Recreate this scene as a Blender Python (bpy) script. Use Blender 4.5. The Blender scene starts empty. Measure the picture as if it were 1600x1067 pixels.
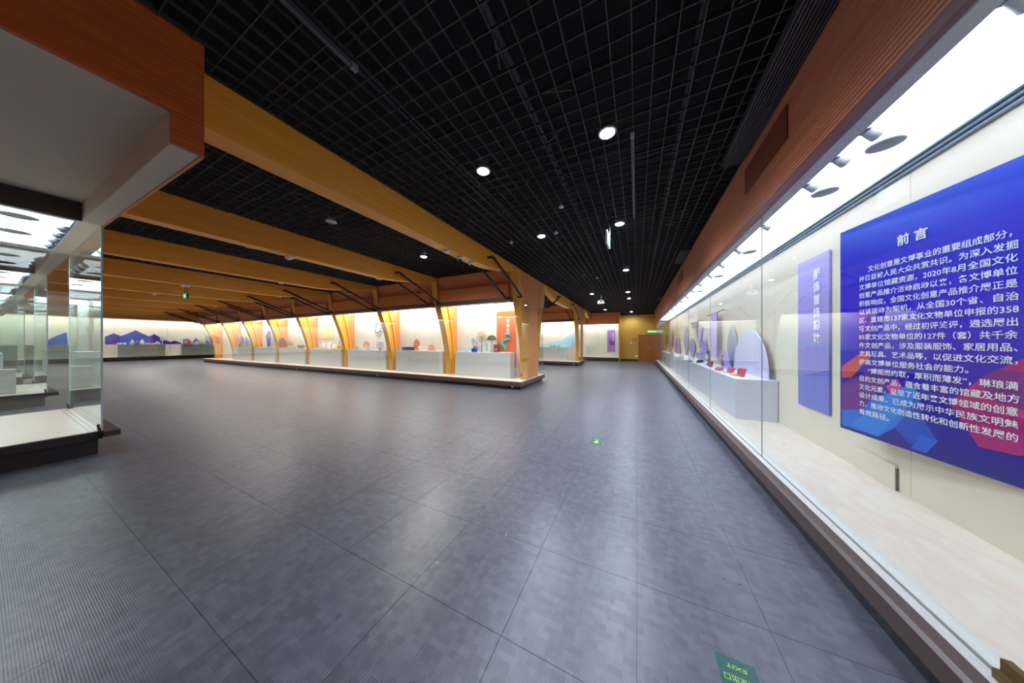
import bpy, math, random
from mathutils import Vector, Matrix
random.seed(7)
S = bpy.context.scene
COL = S.collection
PI = math.pi

# ------------------------------------------------------------------ camera, light, exposure
F_PX = 405.0
YAW = math.atan(195.0 / F_PX)
CAM_H = 1.6
cd = bpy.data.cameras.new('camera')
cd.sensor_width = 36.0
cd.lens = F_PX / 1600.0 * 36.0
cd.clip_start = 0.05
cd.clip_end = 200
cam = bpy.data.objects.new('camera', cd)
COL.objects.link(cam)
cam.location = (0, 0, CAM_H)
cam.rotation_euler = (PI / 2, 0, YAW)
S.camera = cam
S.view_settings.view_transform = 'Standard'
S.view_settings.look = 'None'
S.view_settings.gamma = 1
S.view_settings.use_curve_mapping = False
S.view_settings.exposure = 0.0
S.cycles.transparent_max_bounces = 32
w = bpy.data.worlds.new('world')
S.world = w
w.use_nodes = True
w.node_tree.nodes['Background'].inputs[0].default_value = (0.5, 0.55, 0.65, 1)
w.node_tree.nodes['Background'].inputs[1].default_value = 0.05
E_RIGHT = 5.4      # right showcase light panel
E_ISLAND = 11.5     # island showcase light panels
E_NEAR = 8.0       # near-left glass cases
E_FAR = 6.0        # far wall cases
E_SPOT = 290.0      # ceiling spotlights (watts)

C_, S_ = math.cos(YAW), math.sin(YAW)
def ray(px, py):
    u = (px - 800) / F_PX
    return (u * C_ - S_, C_ + u * S_, (533.5 - py) / F_PX)
def onY(px, py, y):
    r = ray(px, py); k = y / r[1]; return Vector((r[0] * k, y, CAM_H + r[2] * k))
def onX(px, py, x):
    r = ray(px, py); k = x / r[0]; return Vector((x, r[1] * k, CAM_H + r[2] * k))

# ------------------------------------------------------------------ materials
def lin(c):
    f = lambda v: v / 12.92 if v <= 0.04045 else ((v + 0.055) / 1.055) ** 2.4
    return tuple(f(v / 255.0) for v in c) + (1,)
MATS = {}
def mat(name, rgb, rough=0.6, metal=0.0, spec=0.5, noise=0.0, nscale=(8, 8, 8), bump=0.0, bscale=None, emit=0.0, ecol=None, coat=0.0):
    if name in MATS: return MATS[name]
    m = bpy.data.materials.new(name); m.use_nodes = True
    nt = m.node_tree; b = nt.nodes['Principled BSDF']
    c = lin(rgb)
    b.inputs['Base Color'].default_value = c
    b.inputs['Roughness'].default_value = rough
    b.inputs['Metallic'].default_value = metal
    b.inputs['Specular IOR Level'].default_value = spec
    if coat: b.inputs['Coat Weight'].default_value = coat
    if emit:
        b.inputs['Emission Color'].default_value = lin(ecol or rgb)
        b.inputs['Emission Strength'].default_value = emit
    if noise or bump:
        g = nt.nodes.new('ShaderNodeNewGeometry')
        mp = nt.nodes.new('ShaderNodeMapping'); mp.inputs['Scale'].default_value = nscale
        nt.links.new(g.outputs['Position'], mp.inputs[0])
        n = nt.nodes.new('ShaderNodeTexNoise'); n.inputs['Scale'].default_value = 1.0; n.inputs['Detail'].default_value = 3
        nt.links.new(mp.outputs[0], n.inputs[0])
        if noise:
            mx = nt.nodes.new('ShaderNodeMixRGB')
            mx.inputs[1].default_value = tuple(max(0, v * (1 - noise)) for v in c[:3]) + (1,)
            mx.inputs[2].default_value = tuple(min(1, v * (1 + noise)) for v in c[:3]) + (1,)
            nt.links.new(n.outputs['Fac'], mx.inputs[0])
            nt.links.new(mx.outputs[0], b.inputs['Base Color'])
        if bump:
            bp = nt.nodes.new('ShaderNodeBump'); bp.inputs['Strength'].default_value = bump; bp.inputs['Distance'].default_value = 0.01
            nt.links.new(n.outputs['Fac'], bp.inputs['Height']); nt.links.new(bp.outputs[0], b.inputs['Normal'])
    MATS[name] = m
    return m
def emis(name, rgb, s, base=(240, 240, 240)):
    if name in MATS: return MATS[name]
    m = bpy.data.materials.new(name); m.use_nodes = True
    b = m.node_tree.nodes['Principled BSDF']
    b.inputs['Base Color'].default_value = lin(base)
    b.inputs['Emission Color'].default_value = lin(rgb)
    b.inputs['Emission Strength'].default_value = s
    MATS[name] = m
    return m
def glass(name, tint=(0.96, 0.985, 0.975), boost=1.0, ior=1.5, coat=1.0):
    m = bpy.data.materials.new(name); m.use_nodes = True
    nt = m.node_tree; nt.nodes.clear()
    out = nt.nodes.new('ShaderNodeOutputMaterial'); mix = nt.nodes.new('ShaderNodeMixShader')
    tr = nt.nodes.new('ShaderNodeBsdfTransparent'); tr.inputs[0].default_value = tint + (1,)
    gl = nt.nodes.new('ShaderNodeBsdfGlossy'); gl.inputs['Roughness'].default_value = 0.0; gl.inputs[0].default_value = (boost, boost, boost, 1)
    fr = nt.nodes.new('ShaderNodeFresnel'); g = nt.nodes.new('ShaderNodeNewGeometry')
    mr = nt.nodes.new('ShaderNodeMapRange')
    mr.inputs['To Min'].default_value = ior; mr.inputs['To Max'].default_value = 1.0 / ior
    nt.links.new(g.outputs['Backfacing'], mr.inputs['Value']); nt.links.new(mr.outputs[0], fr.inputs['IOR'])
    ml = nt.nodes.new('ShaderNodeMath'); ml.operation = 'MULTIPLY'; ml.inputs[1].default_value = coat
    nt.links.new(fr.outputs[0], ml.inputs[0]); nt.links.new(ml.outputs[0], mix.inputs[0]); nt.links.new(tr.outputs[0], mix.inputs[1]); nt.links.new(gl.outputs[0], mix.inputs[2])
    nt.links.new(mix.outputs[0], out.inputs[0])
    MATS[name] = m
    return m
def wood(name, c1, c2, axis='Y', rough=0.45, ring=5.0):
    m = bpy.data.materials.new(name); m.use_nodes = True
    nt = m.node_tree; b = nt.nodes['Principled BSDF']
    b.inputs['Roughness'].default_value = rough
    g = nt.nodes.new('ShaderNodeNewGeometry'); mp = nt.nodes.new('ShaderNodeMapping')
    sc = {'X': (0.7, 12, 12), 'Y': (12, 0.7, 12), 'Z': (12, 12, 0.7)}[axis]
    mp.inputs['Scale'].default_value = sc
    nt.links.new(g.outputs['Position'], mp.inputs[0])
    n = nt.nodes.new('ShaderNodeTexNoise'); n.inputs['Scale'].default_value = ring / 3; n.inputs['Detail'].default_value = 4; n.inputs['Distortion'].default_value = 0.6
    nt.links.new(mp.outputs[0], n.inputs[0])
    r = nt.nodes.new('ShaderNodeValToRGB'); r.color_ramp.elements[0].color = lin(c1); r.color_ramp.elements[1].color = lin(c2)
    r.color_ramp.elements[0].position = 0.3; r.color_ramp.elements[1].position = 0.7
    nt.links.new(n.outputs['Fac'], r.inputs[0]); nt.links.new(r.outputs[0], b.inputs['Base Color'])
    MATS[name] = m
    return m

M_BEAM = wood('beam_wood', (232, 152, 48), (244, 168, 60), 'Y')
M_RIB = wood('rib_wood', (216, 152, 56), (228, 168, 74), 'Z')
M_ORANGE = wood('orange_wood', (214, 118, 62), (228, 134, 74), 'X', 0.5)
M_ORANGE_Y = wood('orange_wood_slats', (188, 112, 76), (208, 130, 90), 'Y', 0.45)
M_FASCIA_RED = wood('red_wood_slats', (172, 78, 30), (192, 92, 40), 'Y', 0.5)
M_PANEL = wood('ribbed_panel_wood', (205, 130, 74), (218, 146, 90), 'Z', 0.5)
M_DARK = mat('dark_brown_wood', (62, 44, 38), 0.45, noise=0.2, nscale=(30, 3, 30))
M_BROWN = mat('brown_trim', (88, 68, 62), 0.4, noise=0.15, nscale=(30, 2, 30))
M_PLINTH = mat('black_plinth', (34, 24, 24), 0.6)
M_SHADOW = mat('recess_black', (20, 16, 18), 0.7)
M_SOFFIT = mat('soffit_paint', (208, 194, 176), 0.8, noise=0.03)
M_WALLW = mat('case_white', (218, 215, 206), 0.75, noise=0.02)
M_WALLW2 = mat('case_wall_cream', (222, 212, 192), 0.75, noise=0.025, nscale=(2, 2, 2))
M_MARBLE = None
M_DECK = mat('cream_deck', (228, 215, 196), 0.5, noise=0.05, nscale=(3, 9, 3))
M_PED = mat('pedestal_white', (206, 208, 212), 0.55)
M_PEDG = mat('pedestal_grey_green', (186, 200, 200), 0.55)
M_METAL = mat('steel', (150, 155, 160), 0.3, 0.9)
M_BLACKM = mat('black_metal', (38, 36, 38), 0.4, 0.3)
M_WHITEP = mat('white_plastic', (225, 225, 222), 0.5)
M_GRID = mat('grid_black', (62, 60, 60), 0.45)
M_VOID = mat('ceiling_void', (14, 13, 15), 0.9)
M_MUSTARD = mat('mustard_wall', (206, 158, 62), 0.6, noise=0.04, nscale=(3, 3, 3))
M_DOOR = wood('door_wood', (158, 92, 30), (176, 106, 38), 'Z', 0.35)
M_GLASS = glass('clear_glass')
M_GLASS_AR = glass('low_reflection_glass', coat=.5)
M_GEDGE = mat('glass_edge', (150, 190, 190), 0.2, 0, 0.8)
M_LR = emis('lightbox_right', (222, 232, 255), E_RIGHT)
M_LI = emis('lightbox_island', (254, 249, 245), E_ISLAND)
M_LN = emis('lightbox_near', (236, 244, 255), E_NEAR)
M_LF = emis('lightbox_far', (255, 250, 240), E_FAR)
M_LENS = emis('spot_lens', (225, 235, 255), 60.0)
M_GREEN = emis('exit_green', (30, 205, 120), 0.9, (8, 90, 50))

# ------------------------------------------------------------------ mesh kit
class MB:
    def __init__(s): s.v = []; s.f = []
    def quad(s, a, b, c, d):
        i = len(s.v); s.v += [tuple(a), tuple(b), tuple(c), tuple(d)]; s.f.append((i, i + 1, i + 2, i + 3)); return s
    def box(s, x0, y0, z0, x1, y1, z1):
        x0, x1 = min(x0, x1), max(x0, x1); y0, y1 = min(y0, y1), max(y0, y1); z0, z1 = min(z0, z1), max(z0, z1)
        i = len(s.v)
        s.v += [(x0, y0, z0), (x1, y0, z0), (x1, y1, z0), (x0, y1, z0), (x0, y0, z1), (x1, y0, z1), (x1, y1, z1), (x0, y1, z1)]
        s.f += [(i, i + 3, i + 2, i + 1), (i + 4, i + 5, i + 6, i + 7), (i, i + 1, i + 5, i + 4), (i + 1, i + 2, i + 6, i + 5), (i + 2, i + 3, i + 7, i + 6), (i + 3, i, i + 4, i + 7)]
        return s
    def prism(s, pts, off):
        off = Vector(off); p = [Vector(q) for q in pts]; n = len(p)
        nr = Vector((0, 0, 0))
        for k in range(n): nr += p[k].cross(p[(k + 1) % n])
        if nr.dot(off) > 0: p.reverse()
        i = len(s.v)
        s.v += [tuple(q) for q in p] + [tuple(q + off) for q in p]
        s.f.append(tuple(range(i, i + n))); s.f.append(tuple(range(i + 2 * n - 1, i + n - 1, -1)))
        for k in range(n):
            a, b = i + k, i + (k + 1) % n
            s.f.append((b, a, a + n, b + n))
        return s
    def tube(s, pts, r, n=8, cap=True):
        pts = [Vector(p) for p in pts]; i0 = len(s.v); rs = r if isinstance(r, (list, tuple)) else [r] * len(pts)
        for k, p in enumerate(pts):
            d = (pts[min(k + 1, len(pts) - 1)] - pts[max(k - 1, 0)]).normalized()
            a = d.cross(Vector((0, 0, 1)));
            if a.length < 1e-3: a = Vector((1, 0, 0))
            a.normalize(); b = a.cross(d)
            for j in range(n):
                t = 2 * PI * j / n; s.v.append(tuple(p + (a * math.cos(t) + b * math.sin(t)) * rs[k]))
        for k in range(len(pts) - 1):
            for j in range(n):
                a = i0 + k * n + j; b = i0 + k * n + (j + 1) % n
                s.f.append((a, b, b + n, a + n))
        if cap:
            s.f.append(tuple(range(i0, i0 + n))[::-1]); e = i0 + (len(pts) - 1) * n; s.f.append(tuple(range(e, e + n)))
        return s
    def lathe(s, c, prof, n=16):
        c = Vector(c); i0 = len(s.v)
        for r, z in prof:
            for j in range(n):
                t = 2 * PI * j / n; s.v.append((c.x + r * math.cos(t), c.y + r * math.sin(t), c.z + z))
        for k in range(len(prof) - 1):
            for j in range(n):
                a = i0 + k * n + j; b = i0 + k * n + (j + 1) % n
                s.f.append((a, b, b + n, a + n))
        s.f.append(tuple(range(i0, i0 + n))[::-1]); e = i0 + (len(prof) - 1) * n; s.f.append(tuple(range(e, e + n)))
        return s
    def build(s, name, m, parent=None, smooth=False, bevel=0.0):
        if parent is not None: off = world_loc(parent)
        else:
            xs = [p[0] for p in s.v]; ys = [p[1] for p in s.v]; zs = [p[2] for p in s.v]
            off = Vector(((min(xs) + max(xs)) / 2, (min(ys) + max(ys)) / 2, min(zs)))
        me = bpy.data.meshes.new(name)
        me.from_pydata([(p[0] - off.x, p[1] - off.y, p[2] - off.z) for p in s.v], [], s.f)
        me.materials.append(m)
        if smooth: me.polygons.foreach_set('use_smooth', [True] * len(me.polygons))
        me.update()
        o = bpy.data.objects.new(name, me); COL.objects.link(o)
        if parent is not None: o.parent = parent
        else: o.location = off
        if bevel:
            md = o.modifiers.new('bevel', 'BEVEL'); md.width = bevel; md.segments = 2; md.limit_method = 'ANGLE'
        return o
def world_loc(o):
    v = Vector((0, 0, 0))
    while o is not None: v += o.location; o = o.parent
    return v
def tag(o, label, cat, group=None, kind=None):
    if label: o['label'] = label
    if cat: o['category'] = cat
    if group: o['group'] = group
    if kind: o['kind'] = kind
    return o
def thing(name, label, cat, loc, group=None, kind=None):
    o = bpy.data.objects.new(name, None); COL.objects.link(o); o.location = loc; o.empty_display_size = 0.1
    return tag(o, label, cat, group, kind)
def box(*a): return MB().box(*a)
def struct(o): o['kind'] = 'structure'; return o
def arc(c, r0, r1, a0, a1, n, fn):
    return [fn(c[0] + r0 * math.cos(a0 + (a1 - a0) * k / n), c[1] + r1 * math.sin(a0 + (a1 - a0) * k / n)) for k in range(n + 1)]
ORD = ['first', 'second', 'third', 'fourth', 'fifth', 'sixth', 'seventh', 'eighth', 'ninth', 'tenth', 'eleventh', 'twelfth']

# text as thin solid letters, lying on a plane given by origin, right, up
def text_mesh(body, size, origin, right, up, m, parent, name='lettering', spacing=1.0, align='LEFT', bold=0.0, width=None):
    cu = bpy.data.curves.new('tmp', 'FONT'); cu.body = body; cu.size = size; cu.align_x = align; cu.resolution_u = 2
    cu.space_character = spacing; cu.offset = bold * size
    ob = bpy.data.objects.new('tmp', cu); COL.objects.link(ob)
    dg = bpy.context.evaluated_depsgraph_get(); dg.update()
    me = bpy.data.meshes.new_from_object(ob.evaluated_get(dg))
    bpy.data.objects.remove(ob); bpy.data.curves.remove(cu)
    R = Vector(right).normalized(); U = Vector(up).normalized(); N = R.cross(U)
    wd = 1.0
    if width and len(me.vertices):
        xs = [v.co.x for v in me.vertices]; wd = width / (max(xs) - min(xs))
    po = world_loc(parent); O = Vector(origin) - po
    for v in me.vertices:
        v.co = O + R * (v.co.x * wd) + U * v.co.y + N * 0.0015
    me.materials.clear(); me.materials.append(m)
    me.name = name
    o = bpy.data.objects.new(name, me); COL.objects.link(o); o.parent = parent
    if len(body) > 3 and name == 'lettering': o['kind'] = 'stuff'
    return o

# ------------------------------------------------------------------ room shell
XR, XL, Y0, Y1 = 2.16, -40.0, -6.0, 23.3
HC = 4.0
# floor material: woven vinyl with small rectangular patches
def floor_mat():
    m = bpy.data.materials.new('woven_vinyl'); m.use_nodes = True
    nt = m.node_tree; b = nt.nodes['Principled BSDF']; L = nt.links.new
    g = nt.nodes.new('ShaderNodeNewGeometry')
    def brick(sc, bw, rh, c1, c2, rot=0.0):
        mp = nt.nodes.new('ShaderNodeMapping'); mp.inputs['Rotation'].default_value = (0, 0, rot)
        L(g.outputs['Position'], mp.inputs[0])
        t = nt.nodes.new('ShaderNodeTexBrick'); t.inputs['Scale'].default_value = sc
        t.inputs['Mortar Size'].default_value = 0.0; t.inputs['Brick Width'].default_value = bw; t.inputs['Row Height'].default_value = rh
        t.inputs['Color1'].default_value = c1; t.inputs['Color2'].default_value = c2
        L(mp.outputs[0], t.inputs[0]); return t
    t1 = brick(1, 0.062, 0.036, lin((102, 104, 115)), lin((119, 121, 133)))
    t2 = brick(1, 0.034, 0.105, (0.72, 0.72, 0.74, 1), (1, 1, 1, 1))
    mx = nt.nodes.new('ShaderNodeMixRGB'); mx.blend_type = 'MULTIPLY'; mx.inputs[0].default_value = 0.7
    L(t1.outputs[0], mx.inputs[1]); L(t2.outputs[0], mx.inputs[2])
    # fine ribs
    wv = nt.nodes.new('ShaderNodeTexWave'); wv.wave_type = 'BANDS'; wv.bands_direction = 'Y'; wv.inputs['Scale'].default_value = 34
    wv.inputs['Distortion'].default_value = 0.3
    L(g.outputs['Position'], wv.inputs[0])
    m2 = nt.nodes.new('ShaderNodeMixRGB'); m2.blend_type = 'MULTIPLY'; m2.inputs[0].default_value = 0.16
    L(mx.outputs[0], m2.inputs[1]); L(wv.outputs[0], m2.inputs[2])
    n = nt.nodes.new('ShaderNodeTexNoise'); n.inputs['Scale'].default_value = 0.9; n.inputs['Detail'].default_value = 5
    L(g.outputs['Position'], n.inputs[0])
    m3 = nt.nodes.new('ShaderNodeMixRGB'); m3.blend_type = 'MULTIPLY'; m3.inputs[0].default_value = 0.25
    L(m2.outputs[0], m3.inputs[1]); L(n.outputs['Fac'], m3.inputs[2])
    L(m3.outputs[0], b.inputs['Base Color'])
    mr = nt.nodes.new('ShaderNodeMapRange'); mr.inputs['To Min'].default_value = 0.32; mr.inputs['To Max'].default_value = 0.42
    L(t1.outputs[0], mr.inputs['Value']); L(mr.outputs[0], b.inputs['Roughness'])
    b.inputs['Specular IOR Level'].default_value = 0.55
    bp = nt.nodes.new('ShaderNodeBump'); bp.inputs['Strength'].default_value = 0.15; bp.inputs['Distance'].default_value = 0.002
    L(wv.outputs[0], bp.inputs['Height']); L(bp.outputs[0], b.inputs['Normal'])
    return m
M_FLOOR = floor_mat()
fl = struct(box(XL, Y0, -0.1, XR, Y1, -0.004).build('floor', mat('joint_black', (46, 46, 52), 0.6)))
TS = 0.665; YO = 0.578
tiles = []
for i in range(int(XL / TS) - 1, 2):
    for j in range(-10, 35):
        x0, y0 = i * TS, YO + j * TS
        x1, y1 = min(x0 + TS, 1.32), min(y0 + TS, Y1)
        x0 = max(x0, XL)
        if x1 - x0 < 0.1 or y1 - y0 < 0.1 or y0 < Y0: continue
        cx, cy = (x0 + x1) / 2, (y0 + y1) / 2
        dpt = -cx * S_ + cy * C_
        u = (cx * C_ + cy * S_) / dpt if dpt > 0.3 else 9
        vis = dpt > 0.5 and abs(u) < 2.2 and dpt * 1.0 > 0.9
        tiles.append(((0 if vis else 100) + math.hypot(cx, cy), x0, y0, x1, y1))
tiles.sort()
shared = None; rest = MB()
for k, (d, x0, y0, x1, y1) in enumerate(tiles):
    if k < 290 and d < 100:
        full = abs(x1 - x0 - TS) < 1e-3 and abs(y1 - y0 - TS) < 1e-3
        if full and shared:
            o = bpy.data.objects.new('floor_tile', shared); COL.objects.link(o)
            o.parent = fl; o.location = Vector((x0, y0, 0)) - fl.location
        else:
            e = thing('tmp', None, None, (x0, y0, 0))
            o = box(x0 + 0.0012, y0 + 0.0012, -0.004, x1 - 0.0012, y1 - 0.0012, 0.0).build('floor_tile', M_FLOOR, e)
            bpy.data.objects.remove(e); o.parent = fl; o.location = Vector((x0, y0, 0)) - fl.location
            if full: shared = o.data
    else: rest.box(x0 + 0.0012, y0 + 0.0012, -0.004, x1 - 0.0012, y1 - 0.0012, 0.0)
o = rest.build('floor_tiles', M_FLOOR, fl); o['kind'] = 'stuff'

ceil = struct(box(XL, Y0, 4.75, XR, Y1, 4.85).build('ceiling', M_VOID))
# open-cell grid
gm = MB(); GS = 0.162; t = 0.007
x = 1.26
while x > -16: gm.box(x - t / 2, Y0, 3.97, x + t / 2, Y1, HC); x -= GS
while x > XL: gm.box(x - t / 2, Y0, 3.97, x + t / 2, Y1, HC); x -= GS
y = Y0 + 0.1
while y < Y1: gm.box(XL, y - t / 2, 3.972, 1.27, y + t / 2, HC - 0.002); y += GS
o = gm.build('ceiling_grid', M_GRID, ceil); o['kind'] = 'stuff'
# services above the grid
pm = MB(); dk = MB()
for (xx, zz, r) in ((-1.1, 4.3, 0.05), (-2.6, 4.42, 0.03), (0.5, 4.35, 0.04), (-5.2, 4.4, 0.05), (-8.2, 4.4, 0.05)):
    pm.tube([(xx, Y0 + .1, zz), (xx, Y1 - .1, zz)], r, 8)
for yy in (1.6, 2.9, 4.6, 7.2, 10.4, 14.2, 18.5):
    pm.tube([(-34, yy, 4.55), (1.2, yy, 4.55)], 0.02, 6)
for q in range(60):
    xx, yy = random.uniform(-9, 1), random.uniform(0.5, 16)
    dk.tube([(xx, yy, 4.15), (xx + random.uniform(-.5, .5), yy + random.uniform(-.5, .5), 4.2 + random.uniform(0, .2))], 0.008, 5)
o = pm.build('ceiling_pipes', mat('pipe_dark', (38, 37, 40), 0.5), ceil); o['kind'] = 'stuff'
o = dk.build('hanger_wires', mat('wire_grey', (98, 96, 92), 0.5), ceil); o['kind'] = 'stuff'

# walls
struct(box(XR, Y0, 0, XR + 0.1, Y1, 4.8).build('wall_right', M_WALLW2))
struct(box(XL - 0.1, Y0, 0, XL, Y1 + 0.1, 4.8).build('wall_left', M_WALLW2))
struct(box(XL, Y0 - 0.1, 0, XR + .1, Y0, 4.8).build('wall_rear', M_ORANGE))
wb = struct(MB().box(-1.25, Y1, 0, 0.16, Y1 + 0.1, 4.8).box(1.66, Y1, 0, XR, Y1 + 0.1, 4.8).box(0.16, Y1, 2.1, 1.66, Y1 + 0.1, 4.8).build('wall_back', M_MUSTARD))
# valance closing the ceiling at the far wall
struct(box(XL, Y1 - 0.06, 3.76, 1.27, Y1 - 0.001, 3.95).build('trim_1', M_BLACKM))
# double door
dr = thing('door_1', 'double wooden door in the far mustard wall', None, (0.91, Y1 + 0.03, 0), kind='structure')
for a, b_ in ((0.17, 0.905), (0.915, 1.65)):
    lf = box(a, Y1 + 0.01, 0.03, b_, Y1 + 0.06, 2.09).build('door_leaf', M_DOOR, dr)
    hx = 0.84 if a < 0.5 else 0.98
    MB().box(hx - .025, Y1 - .002, 1.0, hx + .025, Y1 + .01, 1.2).tube([(hx, Y1 - .04, 1.1), (hx + (-.12 if a < .5 else .12), Y1 - .04, 1.1)], .012, 8).tube([(hx, Y1 - .04, 1.1), (hx, Y1, 1.1)], .012, 8).build('door_handle', M_METAL, lf)
MB().box(0.12, Y1 - .02, 0, 0.17, Y1 + .06, 2.14).box(1.65, Y1 - .02, 0, 1.7, Y1 + .06, 2.14).box(0.12, Y1 - .02, 2.09, 1.7, Y1 + .06, 2.14).build('door_frame', M_DOOR, dr)
box(0.17, Y1 - .04, 0, 1.65, Y1 + .06, 0.025).build('threshold', M_METAL, dr)
struct(box(-1.25, Y1 - 0.02, 0, 0.11, Y1 - 0.001, 0.16).build('baseboard_back', M_DARK))

# ------------------------------------------------------------------ profile of a slatted (ribbed) board
def ribbed(z0, z1, pitch, depth, along, fixed, a0, a1, sgn):
    """horizontal slats on a vertical board. along='Y': face at x=fixed, spans y a0..a1; outward = sgn."""
    mb = MB(); n = max(1, int(round((z1 - z0) / pitch))); p = (z1 - z0) / n
    prof = []
    for k in range(n):
        b = z0 + k * p
        prof += [(0.0, b), (depth, b + 0.12 * p), (depth, b + 0.8 * p), (0.0, b + 0.92 * p)]
    prof.append((0.0, z1))
    prof += [(-0.03, z1), (-0.03, z0)]
    if along == 'Y': mb.prism([(fixed + sgn * d, a0, z) for d, z in prof], (0, a1 - a0, 0))
    else: mb.prism([(a0, fixed + sgn * d, z) for d, z in prof], (a1 - a0, 0, 0))
    return mb

# ------------------------------------------------------------------ RIGHT WALL SHOWCASE
YE = 21.5; YB = -5.8
GX = 1.3185
rc = thing('wall_showcase', 'long glass-fronted wall showcase with bright light panels along the right side', 'showcase', (1.7, 8, 0))
box(1.29, YB, 0.0, XR - .01, YE, 0.2).build('plinth', M_SHADOW, rc)
def ledge_mat():
    m = mat('cream_marble', (226, 216, 204), 0.35, noise=0.0)
    nt = m.node_tree; b = nt.nodes['Principled BSDF']; L = nt.links.new
    g = nt.nodes.new('ShaderNodeNewGeometry'); mp = nt.nodes.new('ShaderNodeMapping'); mp.inputs['Scale'].default_value = (3, 1.2, 3); mp.inputs['Rotation'].default_value = (0, 0, .5)
    L(g.outputs['Position'], mp.inputs[0])
    n = nt.nodes.new('ShaderNodeTexNoise'); n.inputs['Scale'].default_value = 2.0; n.inputs['Detail'].default_value = 8; n.inputs['Roughness'].default_value = .7; n.inputs['Distortion'].default_value = 1.5
    L(mp.outputs[0], n.inputs[0])
    r = nt.nodes.new('ShaderNodeValToRGB'); r.color_ramp.elements[0].position = .42; r.color_ramp.elements[0].color = lin((220, 200, 182)); r.color_ramp.elements[1].position = .58; r.color_ramp.elements[1].color = lin((224, 212, 196))
    L(n.outputs['Fac'], r.inputs[0]); L(r.outputs[0], b.inputs['Base Color'])
    return m
M_MARBLE = ledge_mat()
box(1.405, YB, 0.2, XR - .02, YE, 0.25).build('display_deck', M_MARBLE, rc)
MB().box(1.26, YB, 0.2, 1.31, YE, 0.252).box(1.327, YB, 0.2, 1.404, YE, 0.254).build('white_edge_strip', mat('chipped_white', (208, 206, 200), .6, noise=.12, nscale=(40, 14, 40)), rc)['label'] = 'worn white strip along the glass channel'
box(1.31, YB, 0.2, 1.327, YE, 0.238).build('glass_channel', M_METAL, rc)
MB().prism([(1.18, YB, .13), (1.26, YB, .13), (1.26, YB, .25), (1.2, YB, .25), (1.18, YB, .235)], (0, YE - YB, 0)).build('nosing', M_BROWN, rc)
# back wall boards
ys = [-5.8, -3.3, -0.8, 1.2, 2.62, 3.5, 5.95, 8.4, 10.85, 13.3, 15.75, 18.2, YE]
for a, b_ in zip(ys, ys[1:]):
    box(2.125, a + .002, 0.25, 2.145, b_ - .002, 3.2).build('back_board', M_WALLW2, rc)
# small loose access hatch low on the wall
box(2.105, 3.62, 0.252, 2.12, 4.1, 0.47).build('hatch', M_WALLW2, rc)
box(2.112, 3.612, 0.252, 2.122, 3.62, 0.45).build('hatch_gap', mat('gap_brown', (110, 98, 84), .8), rc)
# top: light panels, rails, discs, spots
for a, b_ in zip([-5.7, -3.2, -0.7, 2.17, 4.95, 7.75, 10.55, 13.35, 16.15, 18.95], [-3.2, -0.7, 2.17, 4.95, 7.75, 10.55, 13.35, 16.15, 18.95, YE]):
    box(1.42, a + .012, 3.12, 2.03, b_ - .012, 3.15).build('light_panel', M_LR, rc)
box(1.33, YB, 3.16, XR - .01, YE, 3.2).build('case_ceiling', M_SOFFIT, rc)
box(1.30, YB, 3.06, 1.42, YE, 3.16).build('front_lip', mat('lip_grey', (176, 178, 180), .5), rc)
MB().box(2.03, YB, 3.10, 2.055, YE, 3.16).box(2.062, YB, 3.08, 2.082, YE, 3.16).box(2.09, YB, 3.06, 2.12, YE, 3.16).build('cornice_rail', mat('rail_bluegrey', (140, 158, 178), .4, .3), rc)
spy = [1.2, 1.94, 2.74, 3.05, 3.45, 4.4, 5.4, 6.3, 7.2, 8.2, 9.2, 10.2, 11.4, 12.6, 14, 15.5, 17, 18.6, 20.2]
for k, yy in enumerate(spy):
    d = MB().lathe((1.72, yy + .3, 3.105), [(0.085, 0.0), (0.095, 0.004), (0.095, 0.014)], 20).build('ceiling_disc', mat('disc_grey', (150, 152, 156), .5), rc, True) if k % 2 == 0 else None
    sp = MB().box(1.43, yy - .04, 3.085, 1.47, yy + .04, 3.12).build('track_spot', M_METAL, rc)
    MB().tube([(1.46, yy, 3.09), (1.53, yy + .03, 3.05)], [.028, .036], 10).build('spot_head', mat('spot_grey', (190, 196, 204), .4), sp, True)
# glass panes
seams = [-5.8, -3.0, -0.65, 1.64, 4.0, 6.36, 8.75, 11.1, 13.5, 15.9, 18.3, YE]
for a, b_ in zip(seams, seams[1:]):
    box(GX - .005, a + .003, 0.238, GX + .005, b_ - .003, 3.06).build('glass_pane', M_GLASS_AR, rc)
for q in seams[1:-1]:
    box(GX - .004, q - .0025, 0.24, GX + .004, q + .0025, 3.06).build('glass_joint', mat('joint_grey', (140, 150, 165), .4), rc)
box(GX, YE - .005, 0.25, XR - .01, YE + .005, 3.06).build('glass_pane', M_GLASS, rc)
MB().box(GX - .03, 1.70, .245, GX + .05, 1.78, .29).box(GX - .014, 1.705, .29, GX + .014, 1.775, .34).build('glass_clamp', mat('brass_dirty', (120, 100, 60), .4, .7), rc)
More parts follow.
